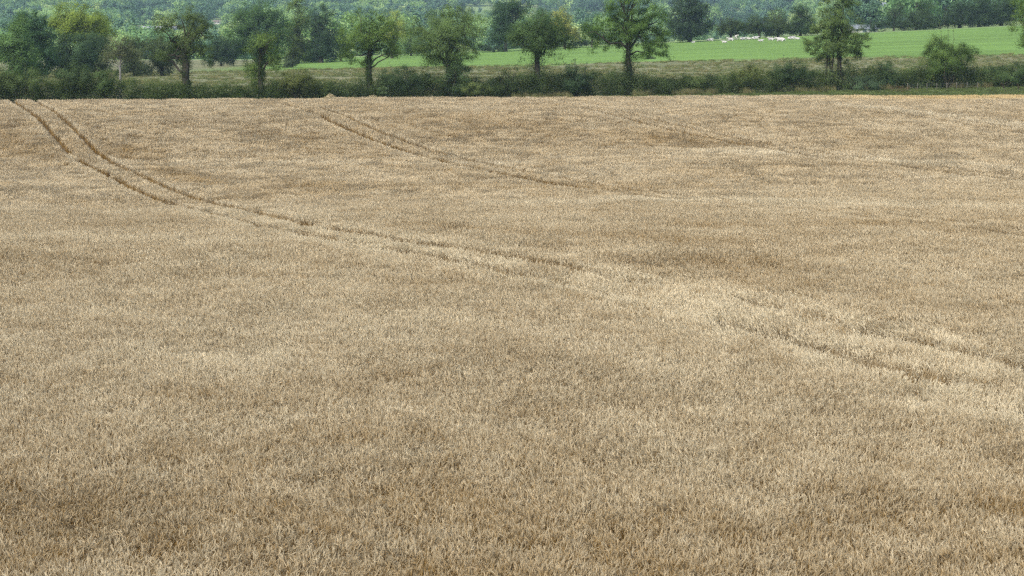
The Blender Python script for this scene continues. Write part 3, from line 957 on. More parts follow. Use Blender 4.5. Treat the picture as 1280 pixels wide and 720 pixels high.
# ---- trees in the middle distance
MID = [
    # px, d, base, blobs, leaf, n, col, alt, trunk, fork, label
    (24, 268, 92, [(24, 36, 15, 16), (20, 54, 22, 16), (28, 70, 22, 14), (8, 62, 16, 20)], .26, 5200, (.062, .100, .042), None, 6, 78, 'bright green pyramid shaped tree at the left edge behind the hedge'),
    (42, 292, 90, [(42, 26, 20, 15), (52, 46, 18, 20), (36, 50, 22, 22), (54, 70, 20, 16), (30, 22, 9, 8)], .28, 6200, (.036, .066, .036), None, 8, 72, 'tall dark tree behind the pyramid shaped tree'),
    (102, 335, 86, [(96, 16, 26, 14), (84, 32, 20, 18), (118, 30, 24, 18), (132, 42, 14, 14), (104, 34, 30, 20), (70, 30, 10, 8)], .30, 8000, (.085, .115, .034), (.165, .205, .052), 10, 62, 'big domed chestnut with yellow sunlit top'),  # second leaf colour carries the yellow sunlight on the crown
    (84, 300, 88, [(80, 56, 22, 18), (104, 62, 22, 18), (72, 72, 20, 14), (100, 74, 26, 12), (122, 52, 14, 10)], .26, 6800, (.038, .062, .036), None, 7, 74, 'dark green tree in front of the yellow topped chestnut'),
    (122, 310, 86, [(122, 58, 20, 14), (114, 72, 18, 12), (132, 70, 14, 12)], .24, 3600, (.050, .066, .036), None, 5, 74, 'dull round thorn tree between the dark tree and the pale trunked thorn'),
    (168, 305, 86, [(168, 56, 20, 12), (160, 68, 16, 10), (184, 62, 16, 14)], .24, 3600, (.050, .066, .036), None, 5, 74, 'brownish thorn tree behind the pale trunked thorn'),
    (202, 308, 86, [(198, 60, 18, 14), (216, 64, 16, 12), (206, 74, 20, 8)], .24, 3600, (.050, .066, .036), None, 5, 74, 'brownish thorn tree just left of the forked hedge tree'),
    (276, 420, 78, [(274, 56, 13, 12), (288, 58, 12, 14), (264, 62, 9, 10)], .30, 3000, (.030, .050, .030), None, 4, 70, 'low dark tree in the field corner right of the forked tree'),
    (324, 425, 77, [(326, 14, 28, 18), (306, 28, 22, 16), (346, 30, 22, 22), (298, 48, 18, 14), (324, 46, 30, 20), (350, 54, 16, 14), (296, 62, 16, 10)], .34, 9000, (.046, .078, .034), None, 8, 62, 'very large green tree crown behind the small ivy clad tree'),
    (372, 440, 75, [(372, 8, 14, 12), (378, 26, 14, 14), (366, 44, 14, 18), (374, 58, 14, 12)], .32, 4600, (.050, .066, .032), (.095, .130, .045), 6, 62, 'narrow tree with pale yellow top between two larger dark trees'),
    (402, 432, 75, [(402, 22, 18, 16), (394, 40, 18, 18), (414, 44, 16, 18), (402, 58, 20, 10)], .32, 5600, (.030, .050, .030), None, 7, 66, 'dark shady tree left of the round topped hedge tree'),
    (426, 446, 76, [(426, 50, 12, 14), (432, 62, 10, 10)], .30, 2200, (.036, .056, .032), None, 4, 68, 'small dark tree glimpsed beside the round topped tree'),
    (490, 450, 74, [(494, 26, 12, 14), (502, 40, 10, 14), (486, 44, 12, 14)], .30, 2800, (.115, .15, .05), (.21, .235, .08), 5, 60, 'yellow green tree showing behind the right side of the round topped tree'),
    (514, 470, 68, [(513, 36, 9, 13), (514, 50, 8, 10)], .30, 1800, (.085, .125, .06), None, 4, 60, 'pale green narrow tree between the round topped and willowy trees'),
    (632, 470, 64, [(630, 10, 20, 14), (622, 28, 16, 18), (640, 34, 18, 18), (626, 46, 18, 10), (652, 10, 14, 12)], .34, 6600, (.032, .056, .030), None, 6, 54, 'dark green tree right behind the willowy tree'),
    (706, 475, 60, [(702, 22, 14, 12), (708, 36, 13, 14), (696, 40, 14, 14), (716, 44, 8, 10)], .32, 3400, (.08, .095, .036), (.24, .235, .08), 5, 52, 'yellow lit tree peeping over the right shoulder of the dark ivy trunked tree'),  # yellow light painted in through the second leaf colour
    (740, 470, 58, [(736, 34, 12, 12), (746, 42, 10, 10)], .30, 2000, (.044, .070, .036), None, 4, 52, 'small green tree left of the tallest spreading tree'),
    (862, 482, 50, [(860, 8, 24, 14), (850, 24, 20, 14), (876, 24, 18, 16), (862, 36, 28, 10), (862, -8, 16, 10)], .34, 8200, (.026, .042, .026), None, 8, 46, 'very dark dense tree standing left of the white cattle'),
    (913, 488, 48, [(912, 30, 13, 9), (904, 36, 11, 8), (922, 36, 11, 8)], .30, 2800, (.040, .056, .026), None, 5, 44, 'small neat round tree just above the standing white cow'),
    (948, 490, 47, [(946, 30, 13, 12), (954, 36, 12, 9), (938, 36, 10, 8)], .30, 2800, (.036, .054, .028), None, 5, 43, 'dark round tree next to the small neat tree behind the cattle'),
    (972, 492, 46, [(970, 22, 15, 12), (978, 32, 14, 11), (964, 34, 12, 10)], .32, 3600, (.046, .064, .030), None, 5, 42, 'broad olive tree in the row behind the cattle'),
    (1000, 494, 45, [(1000, 18, 13, 13), (1008, 30, 13, 13), (994, 32, 13, 11)], .32, 3600, (.036, .058, .030), None, 5, 41, 'tall dark tree at the right end of the row behind the cattle'),
    (1144, 500, 37, [(1154, 10, 15, 10), (1150, 22, 18, 11), (1160, 26, 16, 9)], .32, 3400, (.034, .052, .028), None, 5, 32, 'rounded dark tree above the distant low hedge on the right'),
    (1116, 512, 38, [(1122, 8, 10, 7), (1112, 14, 8, 6), (1120, 20, 11, 6)], .30, 900, (.040, .060, .034), None, 3, 24, 'sparse dark tree with tiered branches near the grey barn'),
    (1198, 505, 34, [(1196, 12, 15, 13), (1188, 22, 14, 9), (1206, 22, 14, 9)], .32, 3600, (.030, .048, .028), None, 6, 30, 'dark tree at the left end of the wood on the green slope'),
    (1222, 507, 32, [(1222, 6, 16, 14), (1214, 18, 14, 11), (1232, 18, 14, 11)], .32, 3800, (.032, .052, .030), None, 6, 28, 'tall dark tree in the middle of the wood on the green slope'),
    (1250, 510, 30, [(1250, 4, 16, 14), (1244, 16, 16, 11), (1262, 14, 14, 12)], .32, 3800, (.036, .058, .032), None, 6, 26, 'dark tree at the right end of the wood on the green slope'),
]
for i, (px, d, by, bl, lf, n, col, alt, tw, fk, lab) in enumerate(MID):
    if any(k in lab for k in ('row', 'wood', 'very dark', 'low dark', 'rounded dark', 'shady', 'dull', 'thorn', 'pyramid', 'in front of')):
        Xg = x_at(px, d); by = 14 + (CAM_Z - float(zg(Xg, d))) * F / d
        bl = bl + [(px - 8, by - 8, 13, 8), (px + 8, by - 9, 13, 9), (px, by - 16, 14, 9)]; n = int(n * 1.4)
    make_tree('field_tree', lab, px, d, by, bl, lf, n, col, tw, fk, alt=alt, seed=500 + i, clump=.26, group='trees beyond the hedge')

# low bushes out in the rough ground and under the far trees
make_bush('round_bush', 'dark round bush alone in the rough pasture below the shady tree', 365, 375, [(364, 79, 9, 7), (358, 82, 6, 5)], .2, 900, (.046, .058, .042), seed=601)
make_bush('round_bush', 'small dark bush in rough pasture right of the tallest tree trunk', 814, 368, [(813, 77, 6, 5)], .2, 500, (.044, .058, .042), seed=602)
for j, (px, d, bl, n, lab) in enumerate([
    (1100, 502, [(1090, 33, 14, 7), (1108, 31, 14, 7)], 1700, 'dark low hedge bush left end beside the grey barn'),
    (1128, 502, [(1124, 30, 15, 7), (1140, 29, 12, 7)], 1700, 'dark low hedge bush under the rounded dark tree on the right'),
    (1172, 503, [(1166, 28, 14, 7), (1184, 27, 12, 7)], 1700, 'dark low hedge bush joining the rounded tree to the wood'),
    (618, 468, [(606, 61, 14, 5), (624, 60, 12, 5)], 1100, 'long dark low bush under the tree behind the willowy tree'),
    (722, 475, [(716, 55, 10, 4), (730, 54, 10, 4)], 800, 'low hedge bush under the yellow lit tree'),
    (400, 440, [(388, 73, 16, 4), (412, 72, 14, 4)], 900, 'low dark bush bordering the green pasture under the shady tree'),
]):
    make_bush('low_bush', lab, px, d, bl, .26, n, (.026, .042, .024), seed=620 + j)


# ------------------------------------------------------------------ grass as stuff
def tuft_proto(name, seed, n, h, spread, w, mat, lean=.5):
    r = np.random.default_rng(seed)
    a = r.uniform(0, 6.28, n); rad = spread * np.sqrt(r.random(n))
    p = np.stack([np.cos(a) * rad, np.sin(a) * rad, np.zeros(n)], 1)
    b2 = r.uniform(0, 6.28, n); ln = np.abs(r.normal(0, lean, n)); hh = h * r.uniform(.5, 1.1, n)
    dv = np.stack([np.cos(b2) * ln, np.sin(b2) * ln, np.ones(n)], 1)
    q = p + dv * (hh * .55)[:, None]; dv[:, :2] *= 1.9; dv[:, 2] *= .75; t = q + dv * (hh * .45)[:, None]
    sa = r.uniform(0, 3.14, n); sd = np.stack([np.cos(sa), np.sin(sa), np.zeros(n)], 1) * w
    V = np.stack([p - sd, p + sd, q - sd * .8, q + sd * .8, t - sd * .15, t + sd * .15], 1)
    base = (np.arange(n) * 6)[:, None]
    f = np.concatenate([base + np.array([0, 1, 3, 2]), base + np.array([2, 3, 5, 4])])
    b = Buf(); b.add(V, f)
    return proto(name, b.mesh(name, mat))


def grass_scatter(name, label, pts, protos, smin, smax):
    n = len(pts)
    s = RNG.uniform(smin, smax, n)
    o = scatter(name, pts, RNG.integers(0, len(protos), n), RNG.uniform(0, 6.28, n), np.stack([s, s, s], 1), protos)
    tag(o, label, 'grass', kind='stuff')


M_DRY = foliage_mat((.125, .112, .068), .3); M_DRY2 = foliage_mat((.095, .102, .052), .3); M_GRN = foliage_mat((.072, .088, .040), .3); M_DOCK = foliage_mat((.12, .07, .045), .3)
# rough pasture
n = 17000
X = RNG.uniform(-95, 115, n); d = RNG.uniform(225, 352, n)
ok = (d > hedge_d(X) + 2.5) & (np.abs(X) < .27 * d + 6) & (fbm(X / 9, d / 9, 71, 3) > .40)
P = np.stack([X, d, zg(X, d) - .02], 1)[ok]
grass_scatter('rough_grass', 'dry brownish tussock grass of the rough pasture behind the hedge', P,
              [tuft_proto('tussock', 801, 46, .34, .35, .012, M_DRY), tuft_proto('tussock', 802, 46, .30, .4, .012, M_DRY2), tuft_proto('tussock', 803, 40, .26, .4, .012, M_GRN)], .7, 1.4)
# green verge between crop and hedge
n = 16000
X = RNG.uniform(-66, 78, n); fe = field_edge(X); hd = hedge_d(X)
d = fe + .2 + (hd - .3 - fe - .2) * RNG.random(n)
P = np.stack([X, d, zg(X, d) - .02], 1)
grass_scatter('verge_grass', 'green grass strip between the barley and the hedge', P,
              [tuft_proto('sward', 811, 44, .30, .25, .012, M_GRN), tuft_proto('sward', 812, 44, .22, .25, .012, M_GRN)], .6, 1.2)
# tall dead stalks at the foot of the hedge
n = 1500
px = np.concatenate([RNG.uniform(560, 700, 300), RNG.uniform(690, 920, 700), RNG.uniform(920, 1290, 420), RNG.uniform(0, 560, 80)])
hx = np.array([hedge_at(p, -1.7 + RNG.normal(0, .5)) for p in px])
keep = fbm(px / 26.0, px * 0, 73, 2) > .45
P = np.stack([hx[:, 0], hx[:, 1], zg(hx[:, 0], hx[:, 1])], 1)[keep]
grass_scatter('tall_dead_grass', 'pale dead grass stalks standing at the foot of the hedge', P,
              [tuft_proto('dead_stalks', 821, 22, .9, .25, .012, M_DRY, .16), tuft_proto('dead_stalks', 822, 18, .75, .3, .012, M_DRY2, .2)], .6, 1.1)


# ------------------------------------------------------------------ straw mounds on the field edge
M_STRAW = simple_mat('fresh_straw', (.43, .37, .22), .9, 5, .25)


def straw_mound(label, px, d, w, h, seed):
    r = np.random.default_rng(seed)
    X0 = x_at(px, d, 122); g = float(zg(X0, d))
    n = 2600
    u = r.random(n); a = r.uniform(0, 6.28, n)
    rad = np.sqrt(u); lx = np.cos(a) * rad * w; ly = np.sin(a) * rad * w * .7
    top = h * (1 - rad ** 1.6) * (.75 + .5 * vnoise(lx * 2 + 9, ly * 2, seed)) * (1 + .35 * lx / w)
    z = top * np.where(r.random(n) < .7, r.uniform(.85, 1.0, n), r.random(n))
    p = np.stack([lx, ly, z + .02], 1)
    dv = r.normal(0, 1, (n, 3)); dv[:, 2] *= .45; dv /= np.linalg.norm(dv, axis=1)[:, None]
    sd = np.cross(dv, r.normal(0, 1, (n, 3))); sd /= np.linalg.norm(sd, axis=1)[:, None]; sd *= .012
    l = r.uniform(.1, .25, n)[:, None]
    V = np.stack([p - dv * l - sd, p - dv * l + sd, p + dv * l + sd, p + dv * l - sd], 1)
    b = Buf(); b.add(V, np.arange(n * 4).reshape(n, 4))
    # packed heart of the heap
    rings = []
    A = np.linspace(0, 6.283, 16, endpoint=False)
    for k, q in enumerate(np.linspace(1, .12, 7)):
        xx, yy = np.cos(A) * q * w * .95, np.sin(A) * q * w * .66
        rings.append(np.stack([xx, yy, h * .9 * (1 - q ** 1.6) * (.75 + .5 * vnoise(xx * 2 + 9, yy * 2, seed)) * (1 + .35 * xx / w)], 1))
    f = [(k * 16 + i, k * 16 + (i + 1) % 16, (k + 1) * 16 + (i + 1) % 16, (k + 1) * 16 + i) for k in range(6) for i in range(16)]
    b.add(np.concatenate(rings), f)
    o = obj('straw_mound', b.mesh('straw_mound', M_STRAW), loc=(X0, d, g - .03))
    tag(o, label, 'straw heap', 'golden straw mounds on the far field edge')


straw_mound('golden straw mound on the field edge, the one farther from the little pale bush', 408, 199.5, 1.8, 1.42, 31)
straw_mound('golden straw mound on the field edge beside the little pale green bush', 464, 200.5, 1.8, 1.36, 32)

# ------------------------------------------------------------------ fence, docks
M_POST = simple_mat('weathered_post', (.115, .11, .09), .9, 8, .3)
M_WIRE = simple_mat('fence_wire', (.28, .29, .28), .5, 8, .1)


def wire_fence():
    xs = [1135, 1147, 1159.5, 1171.5, 1184, 1196, 1209, 1222.5]
    X0, d0 = hedge_at(1178, -3.2); g0 = float(zg(X0, d0))
    root = empty('wire_fence', (X0, d0, g0)); tag(root, 'low wire fence of grey wooden posts in front of the right hedge', 'fence')
    prev = None; wb = Buf()
    for i, p in enumerate(xs):
        X, d = hedge_at(p, -3.2); g = float(zg(X, d))
        b = Buf(); h = .8 + RNG.uniform(-.06, .08)
        lx = RNG.normal(0, .03)
        b.tube([(X - X0, d - d0, g - g0 - .25), (X - X0 + lx * .6, d - d0, g - g0 + h * .6), (X - X0 + lx, d - d0, g - g0 + h)], [.045, .043, .04], 8)
        obj('post', b.mesh('post', M_POST, True), root)
        if prev is not None:
            for k in (.3, .5, .7):
                a = np.array([prev[0], prev[1] - .07, prev[2] + k]); c = np.array([X - X0, d - d0 - .07, g - g0 + k])
                m_ = (a + c) / 2 - np.array([0, 0, .02])
                wb.tube([a, m_, c], [.004] * 3, 4)
        prev = (X - X0, d - d0, g - g0)
    obj('wires', wb.mesh('wires', M_WIRE), root)


wire_fence()


def dock(label, px, py, lean, seed):
    r = np.random.default_rng(seed)
    d = 228.0; X0 = x_at(px, d, py); g = float(zg(X0, d))
    root = empty('dock_plant', (X0, d, g)); tag(root, label, 'weed', 'dark dead weeds on the right grass strip')
    b = Buf(); dm_ = foliage_mat((.05, .034, .024), .25)
    e = np.array([lean, 0, 1.0])
    pth = wander(np.zeros(3), e, 6, r, .06)
    b.tube(pth, np.linspace(.028, .012, 6), 5)
    for k in range(4):
        t = pth[2 + k % 3]; q = t + np.array([r.normal(0, .12) + lean * .1, r.normal(0, .1), .25])
        b.tube(wander(t, q, 4, r, .1), np.linspace(.014, .006, 4), 4)
        lb = Buf(); lb.tube(wander(t * .4 + q * .6, q + (q - t) * .3, 6, r, .05), [.015, .045, .055, .05, .035, .012], 7)
        obj('seed_head', lb.mesh('seed_head', dm_), root)
    lb = Buf(); lb.tube(wander(pth[4], pth[5] + (pth[5] - pth[4]) * .6, 6, r, .05), [.015, .05, .065, .06, .04, .012], 7)
    obj('seed_head', lb.mesh('seed_head', dm_), root)
    obj('stem', b.mesh('stem', simple_mat('dead_stem', (.06, .042, .03)), True), root)


dock('dark dead dock stalk leaning left on the right grass strip, the longer of two', 1258, 113, -.55, 41)
dock('dark dead dock stalk near the right edge, the shorter and steeper of two', 1274, 113, -.25, 42)
X0, d0 = hedge_at(1128, -6.5)
rr_ = np.random.default_rng(77)
b_ = Buf(); c_ = np.stack([rr_.normal(0, .6, 26), rr_.normal(0, .35, 26), rr_.uniform(.1, .65, 26)], 1)
leaf_cloud(b_, c_, np.full(26, .3), np.full(26, 34), .12, rr_, aspect=.2)
o_ = obj('dead_weed_patch', b_.mesh('dead_weed_patch', foliage_mat((.12, .082, .06), .3)), loc=(X0, d0, float(zg(X0, d0))))
tag(o_, 'low reddish brown clump of dead weeds on the grass strip left of the fence', 'weed')


# ------------------------------------------------------------------ cattle
def skin_mesh(name, verts, edges, rads, mat):
    me = bpy.data.meshes.new(name); me.from_pydata(verts, edges, [])
    o = bpy.data.objects.new(name, me); COL.objects.link(o)
    sk = o.modifiers.new('skin', 'SKIN'); sk.use_smooth_shade = True
    lay = me.skin_vertices[0].data if me.skin_vertices else None
    if lay is None:
        bpy.context.view_layer.objects.active = o
        bpy.context.view_layer.update(); lay = me.skin_vertices[0].data
    for i, r in enumerate(rads):
        lay[i].radius = r if isinstance(r, tuple) else (r, r)
    lay[0].use_root = True
    ss = o.modifiers.new('sub', 'SUBSURF'); ss.levels = 1; ss.render_levels = 1
    dg = bpy.context.evaluated_depsgraph_get(); dg.update()
    m2 = bpy.data.meshes.new_from_object(o.evaluated_get(dg)); m2.name = name
    m2.materials.clear(); m2.materials.append(mat)
    m2.polygons.foreach_set('use_smooth', np.ones(len(m2.polygons), bool))
    bpy.data.objects.remove(o)
    return m2


M_COW = simple_mat('cream_hide', (.48, .47, .45), .85, 2, .08)
M_COWM = simple_mat('pink_muzzle', (.45, .33, .29), .7, 4, .1)
lyV = [(-.05, 0, .50), (-.62, 0, .50), (-1.0, 0, .46), (.5, 0, .54), (.82, .03, .74), (1.05, .06, .95), (1.22, .08, .92), (1.46, .1, .76),
       (.62, .30, .28), (.98, .36, .12), (.60, .42, .08), (.62, -.30, .28), (.98, -.36, .12), (.62, -.40, .08),
       (-.66, .36, .34), (-.25, .52, .24), (-.55, .62, .10), (-.12, .66, .07), (-.66, -.34, .34), (-.28, -.44, .22), (-.50, -.50, .1),
       (-1.16, .02, .40), (-1.2, .08, .12), (1.06, .26, .99), (1.06, -.14, .99)]
lyE = [(0, 1), (1, 2), (0, 3), (3, 4), (4, 5), (5, 6), (6, 7), (3, 8), (8, 9), (9, 10), (3, 11), (11, 12), (12, 13), (1, 14), (14, 15), (15, 16), (16, 17), (1, 18), (18, 19), (19, 20), (2, 21), (21, 22), (5, 23), (5, 24)]
lyR = [.44, .42, .24, .38, .24, .17, .15, .09, .16, .09, .06, .16, .09, .06, .2, .15, .08, .06, .2, .14, .08, .04, .03, .05, .05]
stV = [(0, 0, 1.0), (-.6, 0, 1.06), (-.85, 0, 1.02), (.55, 0, 1.04), (.9, 0, 1.22), (1.15, 0, 1.42), (1.3, 0, 1.38), (1.55, 0, 1.18),
       (.55, .2, .72), (.56, .21, .40), (.55, .21, .04), (.50, -.2, .72), (.50, -.21, .40), (.5, -.21, .04),
       (-.68, .21, .78), (-.80, .22, .48), (-.72, .22, .04), (-.62, -.21, .78), (-.74, -.22, .48), (-.66, -.22, .04), (-1.0, 0, .9), (-1.0, .02, .4), (1.16, .2, 1.46), (1.16, -.2, 1.46)]
stE = [(0, 1), (1, 2), (0, 3), (3, 4), (4, 5), (5, 6), (6, 7), (3, 8), (8, 9), (9, 10), (3, 11), (11, 12), (12, 13), (1, 14), (14, 15), (15, 16), (1, 17), (17, 18), (18, 19), (2, 20), (20, 21), (5, 22), (5, 23)]
stR = [(.36, .40), .34, .24, .34, .22, .17, .15, .1, .16, .085, .06, .16, .085, .06, .19, .1, .06, .19, .1, .06, .04, .03, .05, .05]
ME_LIE = skin_mesh('cow', lyV, lyE, lyR, M_COW)
ME_STAND = skin_mesh('cow', stV, stE, stR, M_COW)
COWS = [  # px, py of feet, standing?, heading, scale, label
    (887.5, 51.5, 0, .3, 1.15, 'white cow lying apart at the left end of the resting cattle'),
    (905.5, 53.5, 0, 2.9, .85, 'smallest white calf lying lowest on the grass, in front of a bigger cow'),
    (913, 51.0, 0, 3.6, 1.25, 'big white cow lying just left of the standing white cow'),
    (920.5, 49.8, 1, -1.3, 1.3, 'white cow standing up among the lying cattle'),
    (928.5, 50.0, 0, .4, 1.1, 'white cow lying just right of the standing cow'),
    (936, 49.6, 0, 2.7, .9, 'small white cow lying in the gap between two bigger lying cows'),
    (944, 49.4, 0, .2, 1.3, 'large white cow lying above a white calf in mid herd'),
    (951, 52.0, 0, .1, .9, 'white calf lying on the grass below the large mid herd cow'),
    (963.5, 50.5, 0, 3.4, 1.1, 'white cow lying with clear grass on both sides in the right half of the herd'),
    (976, 51.6, 0, 3.0, 1.45, 'longest white cow lying stretched near the many stemmed tree'),
    (970.5, 49.4, 0, .2, .95, 'white cow lying partly hidden behind the longest cow'),
    (989, 49.4, 0, .1, 1.2, 'white cow lying to the right of the longest cow'),
    (997, 49.3, 0, 2.8, .85, 'greyish white calf lying last on the right by the tree leaves'),
    (866.5, 53.6, 0, 0, .6, 'tiny white lamb like calf lying under the very dark tree'),
]
for px, py, st, hd_, sc_, lab in COWS:
    # follow the sight line of the feet to the pasture
    best = None
    for dd in np.arange(380, 489, .5):
        X = x_at(px, dd, py)
        if z_at(py, dd) <= float(zg(X, dd)): best = dd; break
    dd = best or 484.0
    X = x_at(px, dd, py)
    o = obj('cow', ME_STAND if st else ME_LIE, loc=(X, dd, float(zg(X, dd)) - (.0 if st else .03)))
    o.rotation_euler = (0, 0, hd_); sc_ *= .64; o.scale = (sc_, sc_, sc_)
    tag(o, lab, 'cow', 'white cattle resting on the green pasture')
    print('COW', px, dd)


# ------------------------------------------------------------------ distant buildings
M_WALLW = simple_mat('white_render', (.46, .46, .44), .9, 1, .08)
M_ROOFG = simple_mat('grey_roof', (.20, .225, .26), .7, 1, .15)
M_ROOFB = simple_mat('brown_tile_roof', (.17, .13, .11), .85, 2, .25)
M_ROOFW = simple_mat('pale_sheet_roof', (.36, .38, .40), .6, 1, .06)
M_DARK = simple_mat('dark_glass', (.03, .035, .04), .2, 1, .1)
M_DOOR = simple_mat('painted_door', (.10, .14, .16), .6, 1, .1)


BPOS = []


def building(name, label, px, py, d, w, dep, hw, hr, rz, mwall, mroof, nwin, cat, fixed=False):
    for q in np.arange(d, 2600, 4.0):
        if fixed or z_at(py, q) <= float(zg(x_at(px, q, py), q)): break
    k_ = q / d; d = float(q); w *= k_; dep *= min(k_, 1.5); hw *= min(k_, 1.4); hr *= min(k_, 1.4)
    X = x_at(px, d, py); g = float(zg(X, d)); print('BUILDING', name, px, py, d)
    BPOS.append((px, w / d * F, d))
    root = empty(name, (X, d, g - .3), rz); tag(root, label, cat)
    b = Buf(); a, c = w / 2, dep / 2
    V = [(-a, -c, 0), (a, -c, 0), (a, c, 0), (-a, c, 0), (-a, -c, hw), (a, -c, hw), (a, c, hw), (-a, c, hw), (-a, 0, hw + hr - .08), (a, 0, hw + hr - .08)]
    b.add(V, [(0, 1, 5, 4), (2, 3, 7, 6), (1, 2, 6, 5), (3, 0, 4, 7)], [(5, 6, 9), (7, 4, 8)])
    obj('wall', b.mesh('wall', mwall), root)
    r = Buf(); o_, t = .4, .14
    e = hw - hr * o_ / c
    V = [(-a - o_, -c - o_, e), (a + o_, -c - o_, e), (a + o_, 0, hw + hr), (-a - o_, 0, hw + hr), (a + o_, c + o_, e), (-a - o_, c + o_, e)]
    V2 = [(x, y, z + t) for x, y, z in V]
    r.add(V + V2, [(0, 3, 2, 1), (3, 5, 4, 2), (6, 7, 8, 9), (9, 8, 10, 11), (0, 1, 7, 6), (5, 11, 10, 4), (1, 2, 8, 7), (2, 4, 10, 8), (3, 0, 6, 9), (5, 3, 9, 11)])
    obj('roof', r.mesh('roof', mroof), root)
    for k in range(nwin):
        x = -a + w * (k + .75) / (nwin + .5)
        q = Buf()
        if k == nwin // 2:
            q.box((x - .55, -c - .03, 0.3), (x + .55, -c + .02, 2.4)); obj('door', q.mesh('door', M_DOOR), root)
        else:
            q.box((x - .5, -c - .03, 1.2), (x + .5, -c + .02, min(hw - .3, 2.4))); obj('window', q.mesh('window', M_DARK), root)
    return root


building('barn', 'long grey roofed white barn behind the low hedge on the right', 1078, 30, 640, 8.5, 7, 2.0, 1.1, .05, M_WALLW, M_ROOFG, 3, 'barn', True)
building('farm_building', 'long low white building with brown roof in the gap right of the forked tree', 275, 30, 1150, 7, 5, 1.5, .7, .1, M_WALLW, M_ROOFB, 4, 'building')
building('house', 'small white house half hidden below the low white building', 277, 44, 820, 3.6, 4, 1.6, .9, -.3, M_WALLW, M_ROOFG, 3, 'house')
building('shed', 'long pale roofed shed seen between the thorn trees and forked tree', 198, 39, 860, 16, 6, 1.6, 1.0, .0, M_ROOFG, M_ROOFW, 4, 'shed')
building('house', 'pale cottage among grey willows above the barn', 1108, 14, 900, 8, 6, 3.4, 2.2, .4, M_WALLW, M_ROOFG, 3, 'house')
building('house', 'whitish cottage behind the sparse tiered tree', 1128, 16, 860, 7, 6, 3.2, 2.2, -.2, M_WALLW, M_ROOFG, 3, 'house')
building('shed', 'cream walled shed glimpsed behind the willowy tree', 528, 50, 900, 9, 6, 2.6, 1.4, .1, simple_mat('cream_wall', (.66, .58, .42), .9), M_ROOFB, 3, 'shed')


# ------------------------------------------------------------------ the far hillside
def crown_proto(name, seed, w, h, n, leaf, mat, conic=False):
    r = np.random.default_rng(seed)
    bl = []
    for k in range(7):
        a = r.uniform(0, 6.28); zz = r.uniform(.3, .85)
        q = (1.05 - zz) if conic else 1.0
        bl.append((np.cos(a) * w * .28 * q, np.sin(a) * w * .28 * q, h * zz, w * r.uniform(.2, .34) * q, w * r.uniform(.2, .34) * q, h * r.uniform(.14, .24)))
    bl.append((0, 0, h * .5, w * .36, w * .36, h * .36))
    bl = np.array(bl)
    c = blob_clumps(bl, 60, r, 3)
    b = Buf(); n, leaf = n * 2, leaf * .75; leaf_cloud(b, c, np.full(60, w * .13), np.full(60, n // 60), leaf, r, np.array([0, 0, h * .5]))
    return b.mesh(name, mat)


FARCOL = [(.095, .155, .085), (.145, .205, .10), (.062, .105, .080), (.19, .245, .125), (.075, .125, .10), (.23, .265, .14)]  # leaf colours with hillside sunlight and some haze blue mixed in
far_meshes = []
for k, c in enumerate(FARCOL):
    far_meshes.append(crown_proto('far_crown', 900 + k, [9, 10, 8, 9, 7, 8][k], [10, 11, 11, 9, 12, 8][k], 600, 1.0, foliage_mat(c, .35), conic=(k == 4)))
far_protos = [proto('far_crown', m) for m in far_meshes]


def far_mask(X, d):
    """where woods stand on the far side"""
    px = 640 + X / d * F
    w = fbm(X / 150, d / 170, 61, 3)
    thr = np.interp(px, [-100, 0, 150, 190, 300, 360, 560, 740, 880, 1000, 1110, 1200, 1400], [.42, .42, .47, .56, .56, .49, .45, .46, .53, .57, .54, .45, .45])
    return w > thr


n = 34000
d = 640 + (3900 - 640) * RNG.random(n) ** .75; X = (RNG.random(n) - .5) * (.62 * d + 60)
ok = far_mask(X, d) & (d > np.where(far_mask(X, d - 60), 640, 700))
Xw, dw = X[ok], d[ok]
# hedgerows between the distant fields
hx, hdd = [], []
for k in range(34):
    d0 = RNG.uniform(760, 2300); x0 = RNG.uniform(-.3, .3) * d0; a = RNG.choice([RNG.normal(.0, .12), RNG.normal(1.3, .2)], p=[.7, .3]); ln = RNG.uniform(90, 260)
    m = int(ln / 4)
    t = np.linspace(0, ln, m)
    hx.append(x0 + np.cos(a) * t + RNG.normal(0, 1.2, m)); hdd.append(d0 + np.sin(a) * t + RNG.normal(0, 1.2, m))
hx = np.concatenate(hx); hdd = np.concatenate(hdd)
Xa = np.concatenate([Xw, hx]); da = np.concatenate([dw, hdd])
sc_ = np.concatenate([RNG.uniform(.9, 2.0, len(Xw)), RNG.uniform(.22, .85, len(hx))])
keep = np.ones(len(Xa), bool)
for bx, bw, bd in BPOS:
    keep &= ~((np.abs(640 + Xa / da * F - bx) < bw * .75 + 4) & (da < bd + 6) & (da > bd - 260))
Xa, da, sc_ = Xa[keep], da[keep], sc_[keep]
# the nearest free standing ones become trees of their own, the rest is one wood
order = np.argsort(da)
vn = np.clip(fbm(Xa / 30, da / 45, 63, 2) * 11 - 2.6 + RNG.normal(0, .7, len(Xa)), 0, 5.99)
var = np.array([2, 4, 0, 1, 3, 5])[vn.astype(int)]
pick = [i for i in order if sc_[i] > .6][:90]
o = scatter('far_woodland', np.stack([Xa, da, zg(Xa, da) - .4], 1)[np.setdiff1d(np.arange(len(Xa)), pick)], var[np.setdiff1d(np.arange(len(Xa)), pick)],
            RNG.uniform(0, 6.28, len(Xa) - len(pick)), np.repeat(sc_[np.setdiff1d(np.arange(len(Xa)), pick)][:, None], 3, 1), far_protos)
tag(o, 'hazy blue green woods and hedgerows covering the far hillside', 'woodland', kind='stuff')
tk = Buf(); tk.tube([(0, 0, -.5), (0, 0, 3), (.1, 0, 7)], [.35, .3, .12], 7)
